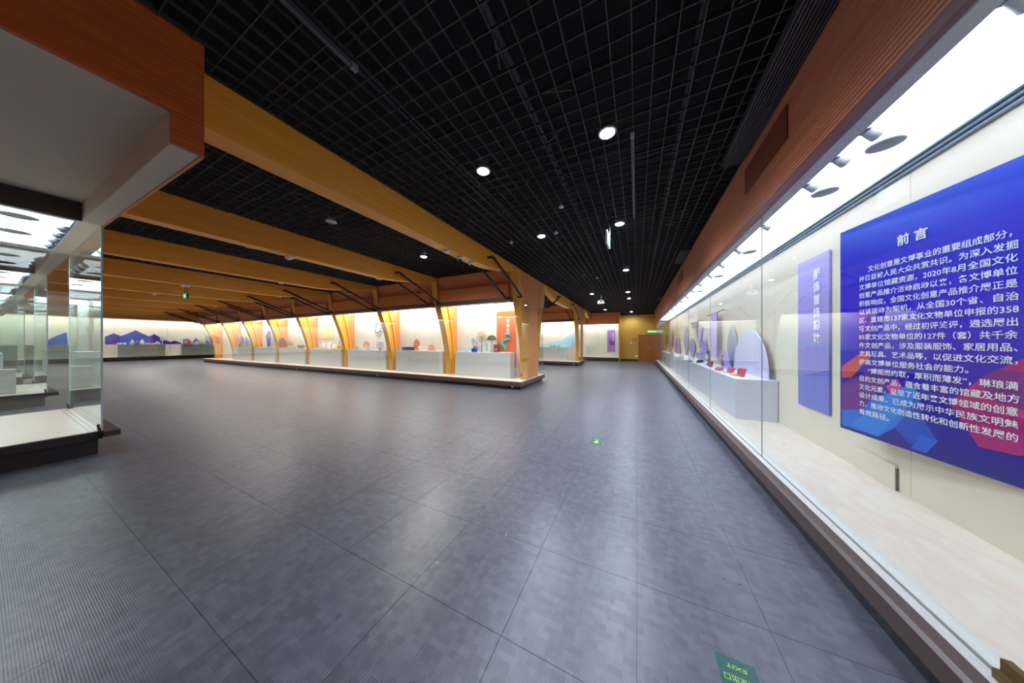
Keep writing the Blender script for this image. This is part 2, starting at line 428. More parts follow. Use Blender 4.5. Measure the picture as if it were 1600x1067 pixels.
# fascia above the glass
struct(ribbed(3.11, 4.0, 0.034, 0.008, 'Y', 1.27, YB, Y1 - .06, -1).build('trim_2', M_ORANGE_Y))
struct(box(1.262, YB, 3.045, 1.30, YE, 3.11).build('trim_3', mat('purple_brown_trim', (120, 74, 78), .5)))
struct(box(1.272, YE, 0.0, XR - .001, YE + .3, 3.11).build('trim_4', M_MUSTARD)) if False else None
struct(box(1.275, YB, 4.001, 1.3, Y1 - .06, 4.75).build('trim_5', M_VOID))
for k, (ya, yb) in enumerate(((3.27, 4.3), (9.3, 10.3))):
    tag(box(1.25, ya, 3.48, 1.262, yb, 3.8).build('access_panel', mat('access_panel_wood', (128, 62, 36), .4)), ['flat brown access panel on the slatted fascia near the blue poster end', 'smaller-looking brown access panel on slatted fascia toward the far door'][k], 'panel')
for k, (ya, yb) in enumerate(((2.1, 4.35), (7.9, 9.2), (15.6, 16.8))):
    v = thing('ceiling_vent', ['long dark linear air vent beside the orange fascia, nearest to camera', 'second dark linear air vent along the right fascia, by the middle of the hall', 'farthest small linear air vent beside the right fascia'][k], 'vent', (1.12, ya, 3.93))
    for q in range(9):
        box(1.02 + q * .026, ya, 3.925, 1.034 + q * .026, yb, 3.955).build('slat', mat('vent_grey', (72, 70, 72), .5), v)
    box(1.0, ya, 3.955, 1.255, yb, 3.965).build('backing', M_SHADOW, v)

# ------------------------------------------------------------------ RIGHT CASE CONTENTS
DECK = 0.25
def art_mat(name, base, stops, axis='Z', z0=0.7, z1=2.72):
    """printed board: vertical colour gradient as printed"""
    m = bpy.data.materials.new(name); m.use_nodes = True
    nt = m.node_tree; b = nt.nodes['Principled BSDF']; b.inputs['Roughness'].default_value = .35; L = nt.links.new
    g = nt.nodes.new('ShaderNodeNewGeometry'); sp = nt.nodes.new('ShaderNodeSeparateXYZ'); L(g.outputs['Position'], sp.inputs[0])
    mr = nt.nodes.new('ShaderNodeMapRange'); mr.inputs['From Min'].default_value = z0; mr.inputs['From Max'].default_value = z1
    L(sp.outputs[axis], mr.inputs['Value'])
    r = nt.nodes.new('ShaderNodeValToRGB')
    while len(r.color_ramp.elements) < len(stops): r.color_ramp.elements.new(0.5)
    for e, (p, c) in zip(r.color_ramp.elements, stops): e.position = p; e.color = lin(c)
    L(mr.outputs[0], r.inputs[0]); L(r.outputs[0], b.inputs['Base Color'])
    return m
WHITE_INK = mat('white_ink', (244, 244, 250), .5)
# the big blue introduction panel, standing slightly off the wall at its left end
A = Vector((1.90, 3.895, 0)); B = Vector((2.118, 2.60, 0))
R = (B - A).normalized(); U = Vector((0, 0, 1)); N = R.cross(U)   # N faces the visitor
W = (B - A).length; ZB, ZT = 0.712, 2.722
poster = thing('introduction_panel', 'large blue and magenta introduction panel with white Chinese text in the right case', 'poster', (2.0, 3.3, ZB))
def PP(s, z, d=0.0): return A + R * s + U * z + N * d
def poly_on(pts, d0, name, m, parent, th=0.0008):
    mb = MB().prism([PP(s, z, d0) for s, z in pts], N * th); return mb.build(name, m, parent)
pb = MB().prism([PP(0, ZB, -.006), PP(W, ZB, -.006), PP(W, ZT, -.006), PP(0, ZT, -.006)], N * .006).build('board', art_mat('poster_blue', None, [(0, (26, 24, 130)), (.3, (28, 12, 175)), (.6, (30, 12, 212)), (.85, (34, 44, 205)), (1, (44, 80, 204))]), poster)
def pm_(n, c): return mat('ink_' + n, c, .4)
def pxs(px, py):
    """point on the poster plane seen at a photo pixel, as (s, z)"""
    r = Vector(ray(px, py)); k = (A.x * N.x + A.y * N.y) / (r.x * N.x + r.y * N.y)
    p = r * k; return ((p - A).dot(R), CAM_H + p.z)
def clip(pts):
    return [(min(max(s, 0.001), W - .001), min(max(z, ZB + .001), ZT - .001)) for s, z in pts]
shapes = [
    ('light_blue_shape', [(1316, 655), (1316, 640), (1392, 612), (1428, 612), (1440, 622), (1398, 668), (1372, 682), (1316, 664)], (38, 110, 214)),
    ('mid_blue_shape', [(1398, 668), (1440, 622), (1440, 650), (1466, 690), (1445, 700), (1420, 692)], (28, 72, 190)),
    ('sky_shape', [(1330, 664), (1402, 606), (1425, 604), (1436, 614), (1372, 682)], (42, 132, 226)),
    ('purple_shape', [(1316, 640), (1316, 600), (1360, 578), (1395, 590), (1345, 640)], (106, 34, 140)),
    ('red_reflection', [(1316, 590), (1316, 572), (1350, 548), (1362, 556), (1330, 590)], (206, 78, 88)),  # reddish reflection painted onto the panel as a flat shape
    ('pink_chip', [(1384, 604), (1402, 592), (1410, 604), (1394, 616)], (214, 52, 160)),
    ('magenta_shape', [(1484, 630), (1534, 590), (1599, 560), (1640, 560), (1640, 712), (1592, 712), (1530, 698)], (176, 24, 118)),
    ('violet_shape', [(1528, 594), (1560, 576), (1600, 582), (1600, 640), (1560, 628)], (120, 26, 130)),
    ('blue_arrow', [(1440, 680), (1424, 672), (1466, 690), (1448, 708), (1424, 700)], (36, 90, 214)),
]
for k, (n, pts, c) in enumerate(shapes):
    q = clip([pxs(*p) for p in pts]); q.sort  # keep order
    poly_on(q, 0.0004 + .0002 * k, 'print_or_reflection', pm_(n, c), poster)
# printed text
LN = ["文化创意是文博事业的重要组成部分，", "并日益被人民大众共赏共识。为深入发掘", "文博单位馆藏资源，2020年8月全国文化", "创意产品推介活动启动以来，各文博单位",
      "积极响应，全国文化创意产品推介展正是", "以该活动为契机，从全国30个省、自治", "区、直辖市137家文化文物单位申报的358", "项文创产品中，经过初评终评，遴选展出",
      "85家文化文物单位的127件（套）共千余", "件文创产品，涉及服装服饰、家居用品、", "文具玩具、艺术品等，以促进文化交流，", "提高文博单位服务社会的能力。",
      "“博观而约取，厚积而薄发”，琳琅满", "目的文创产品，蕴含着丰富的馆藏及地方", "文化元素，呈现了近年来文博领域的创意", "设计成果，已成为展示中华民族文明魅", "力，推动文化创造性转化和创新性发展的", "有效路径。"]
s0, zt_ = pxs(1343, 437); _, zb_ = pxs(1343, 642)
s1 = pxs(1592, 470)[0]; si = pxs(1357, 425)[0]
pitch = (zt_ - zb_) / 16.0
for k, tx in enumerate(LN):
    zc = zt_ + pitch - k * pitch - 0.02
    ind = k in (0, 12)
    a = si if ind else s0
    full = (s1 - s0)
    wdt = (s1 - a)
    if k in (11,): wdt = full * 14 / 18
    if k == 17: wdt = full * 4.7 / 17.5
    if k == 0: wdt = full * 0.89
    text_mesh(tx, 0.056, PP(a, zc, 0.003), R, U, WHITE_INK, poster, width=wdt, bold=0.012)
ts = pxs(1402, 380)
text_mesh("前 言", 0.095, PP(ts[0], ts[1] - .02, 0.003), R, U, WHITE_INK, poster, name='heading', bold=0.02, width=pxs(1450, 370)[0] - ts[0])
# lavender section banner on the wall
bn = thing('section_banner', 'pale lavender vertical banner with a column of white calligraphy, left of blue panel', 'banner', (2.12, 4.83, .705))
box(2.10, 4.503, .705, 2.118, 5.168, 2.715).build('banner_board', art_mat('lavender_print', None, [(0, (106, 112, 200)), (.35, (112, 112, 204)), (.6, (150, 144, 222)), (1, (176, 164, 236))]), bn)
MB().prism([(2.099, 5.168, 1.62), (2.099, 4.503, 1.70), (2.099, 4.503, 1.25), (2.099, 5.168, 1.1)], (-.0008, 0, 0)).build('printed_hill', mat('ink_hill', (142, 134, 206), .4), bn)
for k, ch in enumerate("服饰首饰彩妆"):
    text_mesh(ch, 0.14, (2.096, 4.80, 2.42 - k * .165), (0, -1, 0), (0, 0, 1), mat('pale_ink', (246, 244, 252), .5), bn, bold=.03)
# long pedestal
M_PEDR = mat('pedestal_lilac', (206, 208, 220), 0.5)
pe = thing('display_pedestal', 'very long white pedestal inside the right wall case', 'pedestal', (1.83, 13, DECK))
box(1.56, 5.8, DECK, 2.115, 20.8, .93).build('pedestal_body', M_PEDR, pe, bevel=.004)
box(1.555, 5.795, .93, 2.118, 20.805, .945).build('pedestal_top', mat('ped_top', (226, 228, 236), .4), pe)
PT = 0.945
def board_x(name, label, cat, yc, hw, z0, z1, kind, m, x=2.07, th=.02, group=None):
    """upright board parallel to the wall: 'half' ellipse, 'lens', 'tri'"""
    if kind == 'half': pts = [(x, yc + hw * math.cos(t), z0 + (z1 - z0) * math.sin(t)) for t in [PI * k / 24 for k in range(25)]]
    elif kind == 'lens':
        pts = [(x, yc + hw * math.sin(PI * k / 12) ** .9, z0 + (z1 - z0) * k / 12) for k in range(13)] + [(x, yc - hw * math.sin(PI * k / 12) ** .9, z0 + (z1 - z0) * k / 12) for k in range(11, 0, -1)]
    elif kind == 'tri': pts = [(x, yc, z0), (x, yc - hw, z1), (x, yc + hw, z1)]
    return tag(MB().prism(pts, (-th, 0, 0)).build(name, m), label, cat, group)
LAV = art_mat('lavender_board', None, [(0, (196, 196, 236)), (1, (222, 224, 246))], z0=.9, z1=1.85)
GRP = art_mat('grey_purple_board', None, [(0, (140, 140, 206)), (1, (168, 168, 186))], z0=.9, z1=1.9)
VIO = art_mat('violet_board', None, [(0, (150, 150, 214)), (1, (176, 156, 222))], z0=1.0, z1=2.1)
board_x('arched_board', 'large pale lavender arched backdrop board at the near end of long pedestal', 'board', 6.72, .86, PT, 1.84, 'half', LAV, 2.03)
board_x('arched_board', 'small periwinkle arched board just left of large lavender arch', 'board', 7.95, .32, PT, 1.38, 'half', VIO, 1.95)
board_x('leaf_board', 'tall grey-violet pointed leaf board behind the red bags', 'board', 8.0, .34, PT, 2.0, 'lens', GRP, 2.095)
board_x('triangle_board', 'violet inverted triangle board hung above the black shoes', 'board', 11.7, .55, 1.3, 2.1, 'tri', VIO, 2.10)
board_x('leaf_board', 'violet leaf board right of the inverted triangle', 'board', 10.9, .42, PT, 1.72, 'lens', VIO, 2.08)
board_x('leaf_board', 'grey-blue leaf board left of the violet triangle', 'board', 13.0, .6, PT, 1.72, 'lens', GRP, 2.08)
board_x('leaf_board', 'tallest grey leaf board near the middle of long pedestal', 'board', 14.5, .55, PT, 2.35, 'lens', GRP, 2.095)
board_x('arched_board', 'grey arched board behind the tan bag toward the door', 'board', 17.2, .9, PT, 1.85, 'half', GRP, 2.07)
board_x('triangle_board', 'pale grey inverted triangle board near the door end of case', 'board', 20.0, .8, 1.3, 2.25, 'tri', mat('pale_grey_board', (205, 204, 206), .5), 2.09)
# scarves on rods
for k, (ya, yb, zr, sy0, sy1, m1) in enumerate(((8.4, 10.2, 2.42, 8.95, 9.6, 'scarf_violet'), (11.05, 13.0, 2.34, 11.5, 12.6, 'scarf_grey'))):
    sc = thing('scarf_display', ['long violet silk scarf draped over a thin wall rod', 'short grey shawl draped over the farther wall rod'][k], 'scarf', (2.05, (ya + yb) / 2, 1.4))
    MB().tube([(2.02, ya, zr), (2.02, yb, zr)], .014, 8).build('rod', mat('rod_brown', (92, 76, 84), .4), sc)
    for q in (ya + .1, yb - .1): MB().tube([(2.02, q, zr), (2.12, q, zr)], .008, 6).build('rod_bracket', M_METAL, sc)
    mb = MB(); n = 24; zl = 1.15 if k == 0 else 2.12
    for side, xx in ((0, 2.0), (1, 2.04)):
        for j in range(n):
            f = lambda t: xx + .012 * math.sin(t * 26) * (1 if side == 0 else -1)
            a, b_ = j / n, (j + 1) / n
            mb.quad((f(a), sy0 + (sy1 - sy0) * a, zl), (f(b_), sy0 + (sy1 - sy0) * b_, zl), (f(b_) * .5 + 1.01, sy0 + (sy1 - sy0) * b_, zr + .012), (f(a) * .5 + 1.01, sy0 + (sy1 - sy0) * a, zr + .012))
    mb.build('scarf_cloth', mat(m1, (196, 178, 232) if k == 0 else (170, 160, 190), .5), sc, True)
# goods on the long pedestal
RED = mat('red_leather', (206, 56, 88), .45); BLK = mat('black_leather', (40, 44, 56), .4)
def purse(label, x, y, z, w_, h, m, tilt=0.0, flap=True, name='red_purse', cat='purse', group=None):
    t = thing(name, label, cat, (x, y, z), group)
    mb = MB(); pts = [(0, -w_ / 2, 0), (0, w_ / 2, 0), (0, w_ / 2 * .92, h), (0, -w_ / 2 * .92, h)]
    mb.prism([(x + p[2] * tilt, y + p[1], z + p[2]) for p in pts], (.06, 0, 0)); mb.build('body', m, t, bevel=.008)
    if flap:
        MB().prism([(x - .006 + h * .45 * tilt, y - w_ * .46, z + h * .45), (x - .006 + h * .45 * tilt, y + w_ * .46, z + h * .45), (x - .006 + h * tilt, y + w_ * .46, z + h * 1.02), (x - .006 + h * tilt, y - w_ * .46, z + h * 1.02)], (.006, 0, 0)).build('flap', m, t)
        MB().lathe((x - .012 + h * .4 * tilt, y, z + h * .42), [(.012, 0), (.012, .02)], 8).build('clasp', M_METAL, t)
    return t
purse('upright red leather purse nearest to the pedestal end', 1.72, 6.25, PT, .24, .15, RED, .25)
tag(MB().box(1.66, 6.3, PT, 1.8, 6.55, PT + .03).build('yellow_wallet', mat('yellow_leather', (222, 186, 90), .5), bevel=.008), 'flat yellow wallet lying beside the upright red purse', 'wallet')
purse('soft red pouch with a black cord in the middle of the red bags', 1.72, 6.9, PT, .26, .1, RED, .6, name='red_pouch', cat='pouch')
purse('low red clutch bag farther along the pedestal front', 1.62, 7.35, PT, .28, .07, RED, .8, name='red_clutch', cat='purse')
purse('dark red square handbag left of the thin vase', 1.68, 8.3, PT, .22, .14, mat('dark_red_leather', (150, 44, 60), .45), .2, name='red_handbag', cat='handbag')
tag(MB().box(1.60, 6.72, PT, 1.68, 6.84, PT + .012).box(1.61, 6.73, PT + .012, 1.67, 6.83, PT + .05).build('small_display_card', M_WHITEP, bevel=.003), 'small white label block among the red bags', 'label card')
t = thing('red_figurine', 'slender red curved figurine standing behind red bags', 'figurine', (1.78, 7.5, PT))
MB().lathe((1.78, 7.5, PT), [(.04, 0), (.04, .012), (.012, .02)], 12).build('base', BLK, t)
MB().tube([(1.78, 7.5, PT + .02), (1.78, 7.45, PT + .12), (1.78, 7.52, PT + .24), (1.78, 7.47, PT + .34)], [.014, .02, .013, .02], 8).build('figure', mat('maroon', (140, 50, 70), .4), t, True)
# necklace bust
t = thing('necklace_bust', 'black necklace bust draped with beads on the pedestal', 'bust', (1.8, 8.9, PT))
MB().lathe((1.8, 8.9, PT), [(.07, 0), (.07, .02), (.02, .03), (.02, .1)], 14).build('stand', BLK, t, True)
MB().prism([(1.78, 8.72, PT + .3), (1.78, 8.8, PT + .12), (1.78, 9.0, PT + .12), (1.78, 9.08, PT + .3), (1.78, 8.96, PT + .4), (1.78, 8.84, PT + .4)], (.05, 0, 0)).build('bust', BLK, t, bevel=.015)
MB().tube([(1.77, 8.9 + .11 * math.cos(a), PT + .3 + .12 * math.sin(a)) for a in [PI + PI * k / 10 for k in range(11)]], .012, 6).build('bead_string', mat('pearl', (230, 228, 220), .3), t)
def shoe(label, x, y, m):
    t = thing('embroidered_shoe', label, 'shoe', (x, y, PT))
    MB().prism([(x, y - .13, PT), (x, y + .13, PT), (x, y + .13, PT + .02), (x, y - .13, PT + .02)], (.08, 0, 0)).build('sole', mat('shoe_sole', (226, 222, 214), .6), t)
    MB().prism([(x + .005, y - .12, PT + .02), (x + .005, y + .12, PT + .02), (x + .005, y + .12, PT + .035), (x + .005, y + .03, PT + .05), (x + .005, y - .08, PT + .1), (x + .005, y - .12, PT + .1)], (.07, 0, 0)).build('upper', m, t, bevel=.01)
NAVY = mat('navy_cloth', (44, 56, 96), .5)
shoe('navy embroidered shoe close to the front edge of long pedestal', 1.62, 9.5, NAVY)
shoe('second navy shoe lying just behind the first pair end', 1.74, 9.75, NAVY)
t = thing('purple_bust', 'violet neck bust wearing a dark collar beside black bust', 'bust', (1.85, 10.1, PT))
MB().lathe((1.85, 10.1, PT), [(.1, 0), (.1, .02), (.05, .05), (.13, .2), (.12, .28), (.05, .34), (.05, .42)], 16).build('bust', mat('violet_velvet', (150, 138, 206), .7), t, True)
MB().tube([(1.85 + .12 * math.cos(a), 10.1 + .12 * math.sin(a), PT + .26) for a in [2 * PI * k / 16 for k in range(17)]], .014, 6, False).build('collar', NAVY, t)
goods = [('dark_tray', 'flat dark tray of ornaments on the front of pedestal', 'tray', 1.6, 10.4, .5, .1, .02, (58, 60, 70)),
         ('dark_tray', 'second flat grey tray beyond the violet triangle', 'tray', 1.62, 12.4, .7, .12, .02, (120, 116, 120)),
         ('dark_tray', 'farthest flat dark tray in front of the tan bag', 'tray', 1.62, 15.4, .9, .12, .02, (96, 88, 84)),
         ('white_gift_box', 'small white gift box in front of the scarf', 'box', 1.75, 11.1, .2, .14, .1, (228, 226, 222)),
         ('white_gift_box', 'white gift box before the tallest grey leaf board', 'box', 1.75, 13.4, .25, .14, .12, (222, 218, 212)),
         ('beige_gift_box', 'beige box standing near the door end of long pedestal', 'box', 1.75, 19.0, .3, .14, .2, (214, 196, 170))]
for n, lb, ct, x, y, ly, lx, h, c in goods:
    t = thing(n, lb, ct, (x, y, PT))
    box(x - lx / 2, y - ly / 2, PT, x + lx / 2, y + ly / 2, PT + h * .8).build('base', mat('c%02x%02x%02x' % c, c, .5), t, bevel=.003)
    box(x - lx / 2 - .004, y - ly / 2 - .004, PT + h * .8, x + lx / 2 + .004, y + ly / 2 + .004, PT + h).build('lid', mat('c%02x%02x%02x' % c, c, .5), t, bevel=.003)
t = thing('tan_handbag', 'tan woven handbag in front of the grey arched board', 'handbag', (1.75, 16.6, PT))
MB().prism([(1.72, 16.3, PT), (1.72, 16.9, PT), (1.72, 16.8, PT + .22), (1.72, 16.4, PT + .22)], (.1, 0, 0)).build('body', mat('tan_leather', (206, 160, 122), .5), t, bevel=.01)
MB().tube([(1.77, 16.6 + .15 * math.cos(a), PT + .2 + .16 * math.sin(a)) for a in [PI * k / 8 for k in range(9)]], .012, 6).build('handle', mat('tan_leather', (206, 160, 122), .5), t)
t = thing('driftwood_stand', 'branching wooden jewellery stand at the pedestal far end', 'stand', (1.8, 18.2, PT))
MB().lathe((1.8, 18.2, PT), [(.1, 0), (.1, .03)], 12).build('base', mat('tan_leather', (206, 160, 122), .5), t)
MB().tube([(1.8, 18.2, PT + .03), (1.8, 18.15, PT + .25), (1.8, 18.35, PT + .5)], [.03, .02, .01], 6).tube([(1.8, 18.15, PT + .25), (1.8, 17.95, PT + .42)], [.02, .01], 6).build('branch', mat('driftwood', (186, 150, 120), .6), t)

# ------------------------------------------------------------------ ISLAND SHOWCASES WITH CURVED COLUMNS
SP = 3.36
RIBF = [(7.56, 3.97), (7.60, 3.6), (7.66, 3.25), (7.78, 2.93), (7.95, 2.5), (8.06, 2.2), (8.2, 1.75), (8.30, 1.3), (8.36, .9), (8.40, .27)]
RIBB = [(7.80, 3.97), (7.90, 3.6), (8.04, 3.25), (8.19, 2.93), (8.32, 2.5), (8.40, 2.1), (8.47, 1.75), (8.52, 1.3), (8.55, .9), (8.56, .27)]
YC1 = 8.95
def island(yc, ks, tagname, back=True, nk=None):
    dy = yc - YC1
    xs_r = [-3.45 - SP * k for k in range(ks)]          # right face of each column
    xR, xL = -3.42, xs_r[-1] - 0.30
    yf, yb = 7.80 + dy, 2 * yc - (7.80 + dy)
    mir = lambda y: 2 * yc - y
    t = thing('island_showcase', 'long free-standing double-sided glass showcase %s' % tagname, 'showcase', ((xR + xL) / 2, yc, 0))
    box(xL, yf + .05, 0, xR - .06, yb - .05, .17).build('plinth', M_DARK, t)
    MB().box(xL - .06, yf - .06, .12, xR + .02, yb + .06, .262).build('nosing', M_BROWN, t)
    box(xL, yf + .0, .262, xR, yb, .27).build('display_deck', M_DECK, t)
    # end faces + bays
    for k in range(ks - 1):
        a, b_ = xs_r[k] - .26, xs_r[k + 1]               # right column's left face .. left column's right face
        nb = 3
        for q in range(nb):
            x1_ = a - (a - b_) * q / nb; x0_ = a - (a - b_) * (q + 1) / nb
            box(x0_ + .002, yc - .2, .27, x1_ - .002, yc + .2, 3.0).build('back_panel', M_WALLW, t)
        for sgn in ((0, 1) if back else (0,)):
            fy = (lambda v: v + dy) if sgn == 0 else (lambda v: mir(v + dy))
            box(b_ + .05, min(fy(7.95), fy(8.62)), 3.0, a - .05, max(fy(7.95), fy(8.62)), 3.03).build('light_panel', M_LI, t)
            box(b_, min(fy(7.72), fy(8.75)), 3.04, a, max(fy(7.72), fy(8.75)), 3.08).build('case_ceiling', M_SOFFIT, t)
            g0, g1 = fy(7.845), fy(7.855)
            box(b_ - .13 + .003, min(g0, g1), .27, a + .13 - .003, max(g0, g1), 2.96).build('glass_pane', M_GLASS, t)
    # glass returns at the right end
    for sgn in ((0, 1) if back else (0,)):
        fy = (lambda v: v + dy) if sgn == 0 else (lambda v: mir(v + dy))
        a, b_ = sorted((fy(7.855), fy(8.5)))
        box(xR - .012, a, .27, xR - .004, b_, 2.96).build('glass_pane', M_GLASS, t)
        for zz in (.45, 2.2):
            c = fy(7.85); box(xR - .03, c - .02, zz, xR + .005, c + .02, zz + .09).build('glass_clamp', M_METAL, t)
    # skirting sockets
    for q in range(3 if ks > 3 else 1):
        xx = -3.75 - SP * 2 * q
        if q == 0 or ks > 3: box(xx - .05, yf + .042, .05, xx + .03, yf + .05, .12).build('wall_socket', M_WHITEP, t)
    # columns
    for k in range(ks):
        r = xs_r[k]; l = r - .26
        c = thing('curved_column', ('hourglass end column with ribbed orange panel at the corridor end of %s' % tagname) if k == 0 else ('%s curved wooden column from the corridor end of %s' % (ORD[k], tagname)), 'column', (r - .13, yc, .27), 'curved columns of %s' % tagname)
        for sgn in (0, 1):
            fy = (lambda v: v + dy) if sgn == 0 else (lambda v: mir(v + dy))
            pts = [(l, fy(y), z) for y, z in RIBF] + [(l, fy(y), z) for y, z in reversed(RIBB)]
            MB().prism(pts, (.26, 0, 0)).build('rib', M_RIB, c)
        e = 0.05 if k else -0.012
        prof = [(y + dy, z) for y, z in RIBB] 
        prof = [(min(y, yc - .05), z) for y, z in prof]
        # infill panel, ribbed: stacked thin slats following the curve
        mb = MB(); n = 64 if k == 0 else 40; Z0, Z1 = .27, 3.97
        def yb_at(z):
            for (ya, za), (yb2, zb2) in zip(RIBB, RIBB[1:]):
                if zb2 <= z <= za: return ya + (yb2 - ya) * (za - z) / (za - zb2) + dy
            return RIBB[-1][0] + dy
        for q in range(n):
            z0, z1 = Z0 + (Z1 - Z0) * q / n, Z0 + (Z1 - Z0) * (q + 1) / n
            za, zb = z0 + (z1 - z0) * .18, z1
            y_a, y_b = yb_at(z0) - .01, yb_at(z1) - .01
            mb.prism([(l - e + .004, y_a, z0), (l - e + .004, y_b, z1), (l - e + .004, mir(y_b), z1), (l - e + .004, mir(y_a), z0)], (.26 + 2 * e - .008, 0, 0))
            ys_a = yb_at((z0 + z1) / 2)
            mb.box(l - e - .002, ys_a, za, r + e + .002, mir(ys_a), zb) if False else mb.box(l - e, ys_a, z0 + (z1 - z0) * .22, r + e + (.006 if k == 0 else 0), mir(ys_a), z1 - (z1 - z0) * .1)
        mb.build('ribbed_panel', M_PANEL, c)
        if k:
            for sgn in (0, 1):
                fy = (lambda v: v + dy) if sgn == 0 else (lambda v: mir(v + dy))
                pts = [(l - .06, fy(y - .012), z) for y, z in RIBB] + [(l - .06, fy(y + .06), z) for y, z in reversed(RIBB)]
                MB().prism(pts, (.38, 0, 0)).build('jamb_strip', M_BEAM, c)
    return xs_r
def fascias(yc, ks, n0, back=True):
    dy = yc - YC1; mir = lambda y: 2 * yc - y; n = n0
    for k in range(ks - 1):
        a, b_ = -3.45 - SP * k - .26, -3.45 - SP * (k + 1)
        for sgn in ((0, 1) if back else (0,)):
            fy = (lambda v: v + dy) if sgn == 0 else (lambda v: mir(v + dy))
            t = thing('trim_%d' % n, None, None, ((a + b_) / 2, fy(7.8), 3.0), kind='structure'); n += 1
            MB().prism([(b_, fy(7.60), 3.99), (b_, fy(7.86), 3.5), (b_, fy(7.92), 3.5), (b_, fy(7.66), 3.99)], (a - b_, 0, 0)).build('sloped_board', M_ORANGE, t)
            y_0, y_1 = sorted((fy(7.60), fy(7.86)))
            box(b_ + .12, y_0, 3.06, a - .12, y_1, 3.50).build('fascia_box', M_ORANGE, t, bevel=.004)
            box(b_, min(fy(7.72), fy(7.8)), 3.06, a, max(fy(7.72), fy(7.8)), 3.5).build('fascia_back', M_ORANGE, t)
            y_0, y_1 = sorted((fy(7.58), fy(7.86)))
            box(b_ + .0, y_0, 2.91, a - .0, y_1, 3.06).build('lower_band', M_BROWN, t)
    return n
def beam(k, ya, yb, hump_a, hump_b, label, group):
    r = -3.45 - SP * k
    pts = [(ya, 3.99)]
    low = []
    L_ = yb - ya
    for q in range(25):
        y = ya + L_ * q / 24; z = 3.50
        for h, d in ((hump_a, y - ya), (hump_b, yb - y)):
            if h and d < 2.4: z = max(z, 3.50 + .40 * (1 - d / 2.4) ** 1.7)
        low.append((y, z))
    pts += low + [(yb, 3.99)]
    return tag(MB().prism([(r - .26, y, z) for y, z in pts], (.26, 0, 0)).build('ceiling_beam', M_BEAM), label, 'beam', group)
def struts(k, yc, back=False, nm='the middle island'):
    dy = yc - YC1; mir = lambda y: 2 * yc - y
    fy = (lambda v: v + dy) if not back else (lambda v: mir(v + dy))
    r = -3.45 - SP * k
    for sd, x, inn in (('right', r + .16, r), ('left', r - .42, r - .26)):
        lab = '%s black tube strut at the %s%s column of %s%s' % (sd, ORD[k], ' (corridor end)' if k == 0 else '', nm, ', rear side' if back else '')
        t = thing('steel_strut', lab, 'strut', (x, fy(7.5), 2.98), 'black struts of %s' % nm)
        MB().tube([(x, fy(5.75), 3.74), (x, fy(7.56), 3.03)], .034, 8).build('tube', M_BLACKM, t, True)
        MB().tube([(inn, fy(5.72), 3.75), (x + (.02 if sd == 'right' else -.02), fy(5.72), 3.75)], .032, 8).build('upper_pin', M_BLACKM, t, True)
        MB().tube([(inn - (.0 if sd == 'right' else 0), fy(7.57), 3.02), (x + (.02 if sd == 'right' else -.02), fy(7.57), 3.02)], .028, 8).build('lower_pin', M_BLACKM, t, True)
KI = 9
island(YC1, KI, 'the middle island')
n_tr = fascias(YC1, KI, 6)
YC2 = 18.25
island(YC2, 4, 'the far island', back=True)
n_tr = fascias(YC2, 4, n_tr, back=True)
for k in range(KI):
    beam(k, .84, 7.62, False, True, '%s long wooden ceiling beam from the corridor, running toward the middle island' % ORD[k], 'beams before the middle island')
    struts(k, YC1)
for k in (9, 10):
    beam(k, .84, 16.0, False, False, '%s long wooden beam, at the far left wall beyond the middle island' % ORD[k], 'beams before the middle island')
for k in range(4):
    beam(k, 10.28, 16.92, True, True, '%s wooden beam between the middle and far islands' % ORD[k], 'beams between the islands')
    beam(k, 19.6, 22.6, True, False, '%s short wooden beam behind the far island' % ORD[k], 'beams behind the far island')
for k in range(2):
    struts(k, YC1, True)
    struts(k, YC2, False, 'the far island')
struts(0, YC2, True, 'the far island')

# ------------------------------------------------------------------ NEAR-LEFT CANOPY AND GLASS CASES
tr = thing('trim_%d' % n_tr, None, None, (-5, .7, 3.1), kind='structure'); n_tr += 1
ribbed(3.34, 4.0, .035, .008, 'Y', -3.16, -5.9, .645, 1).build('fascia_side', M_FASCIA_RED, tr)
ribbed(3.10, 4.0, .035, .008, 'Y', -3.16, .645, .81, 1).build('fascia_end', M_FASCIA_RED, tr)
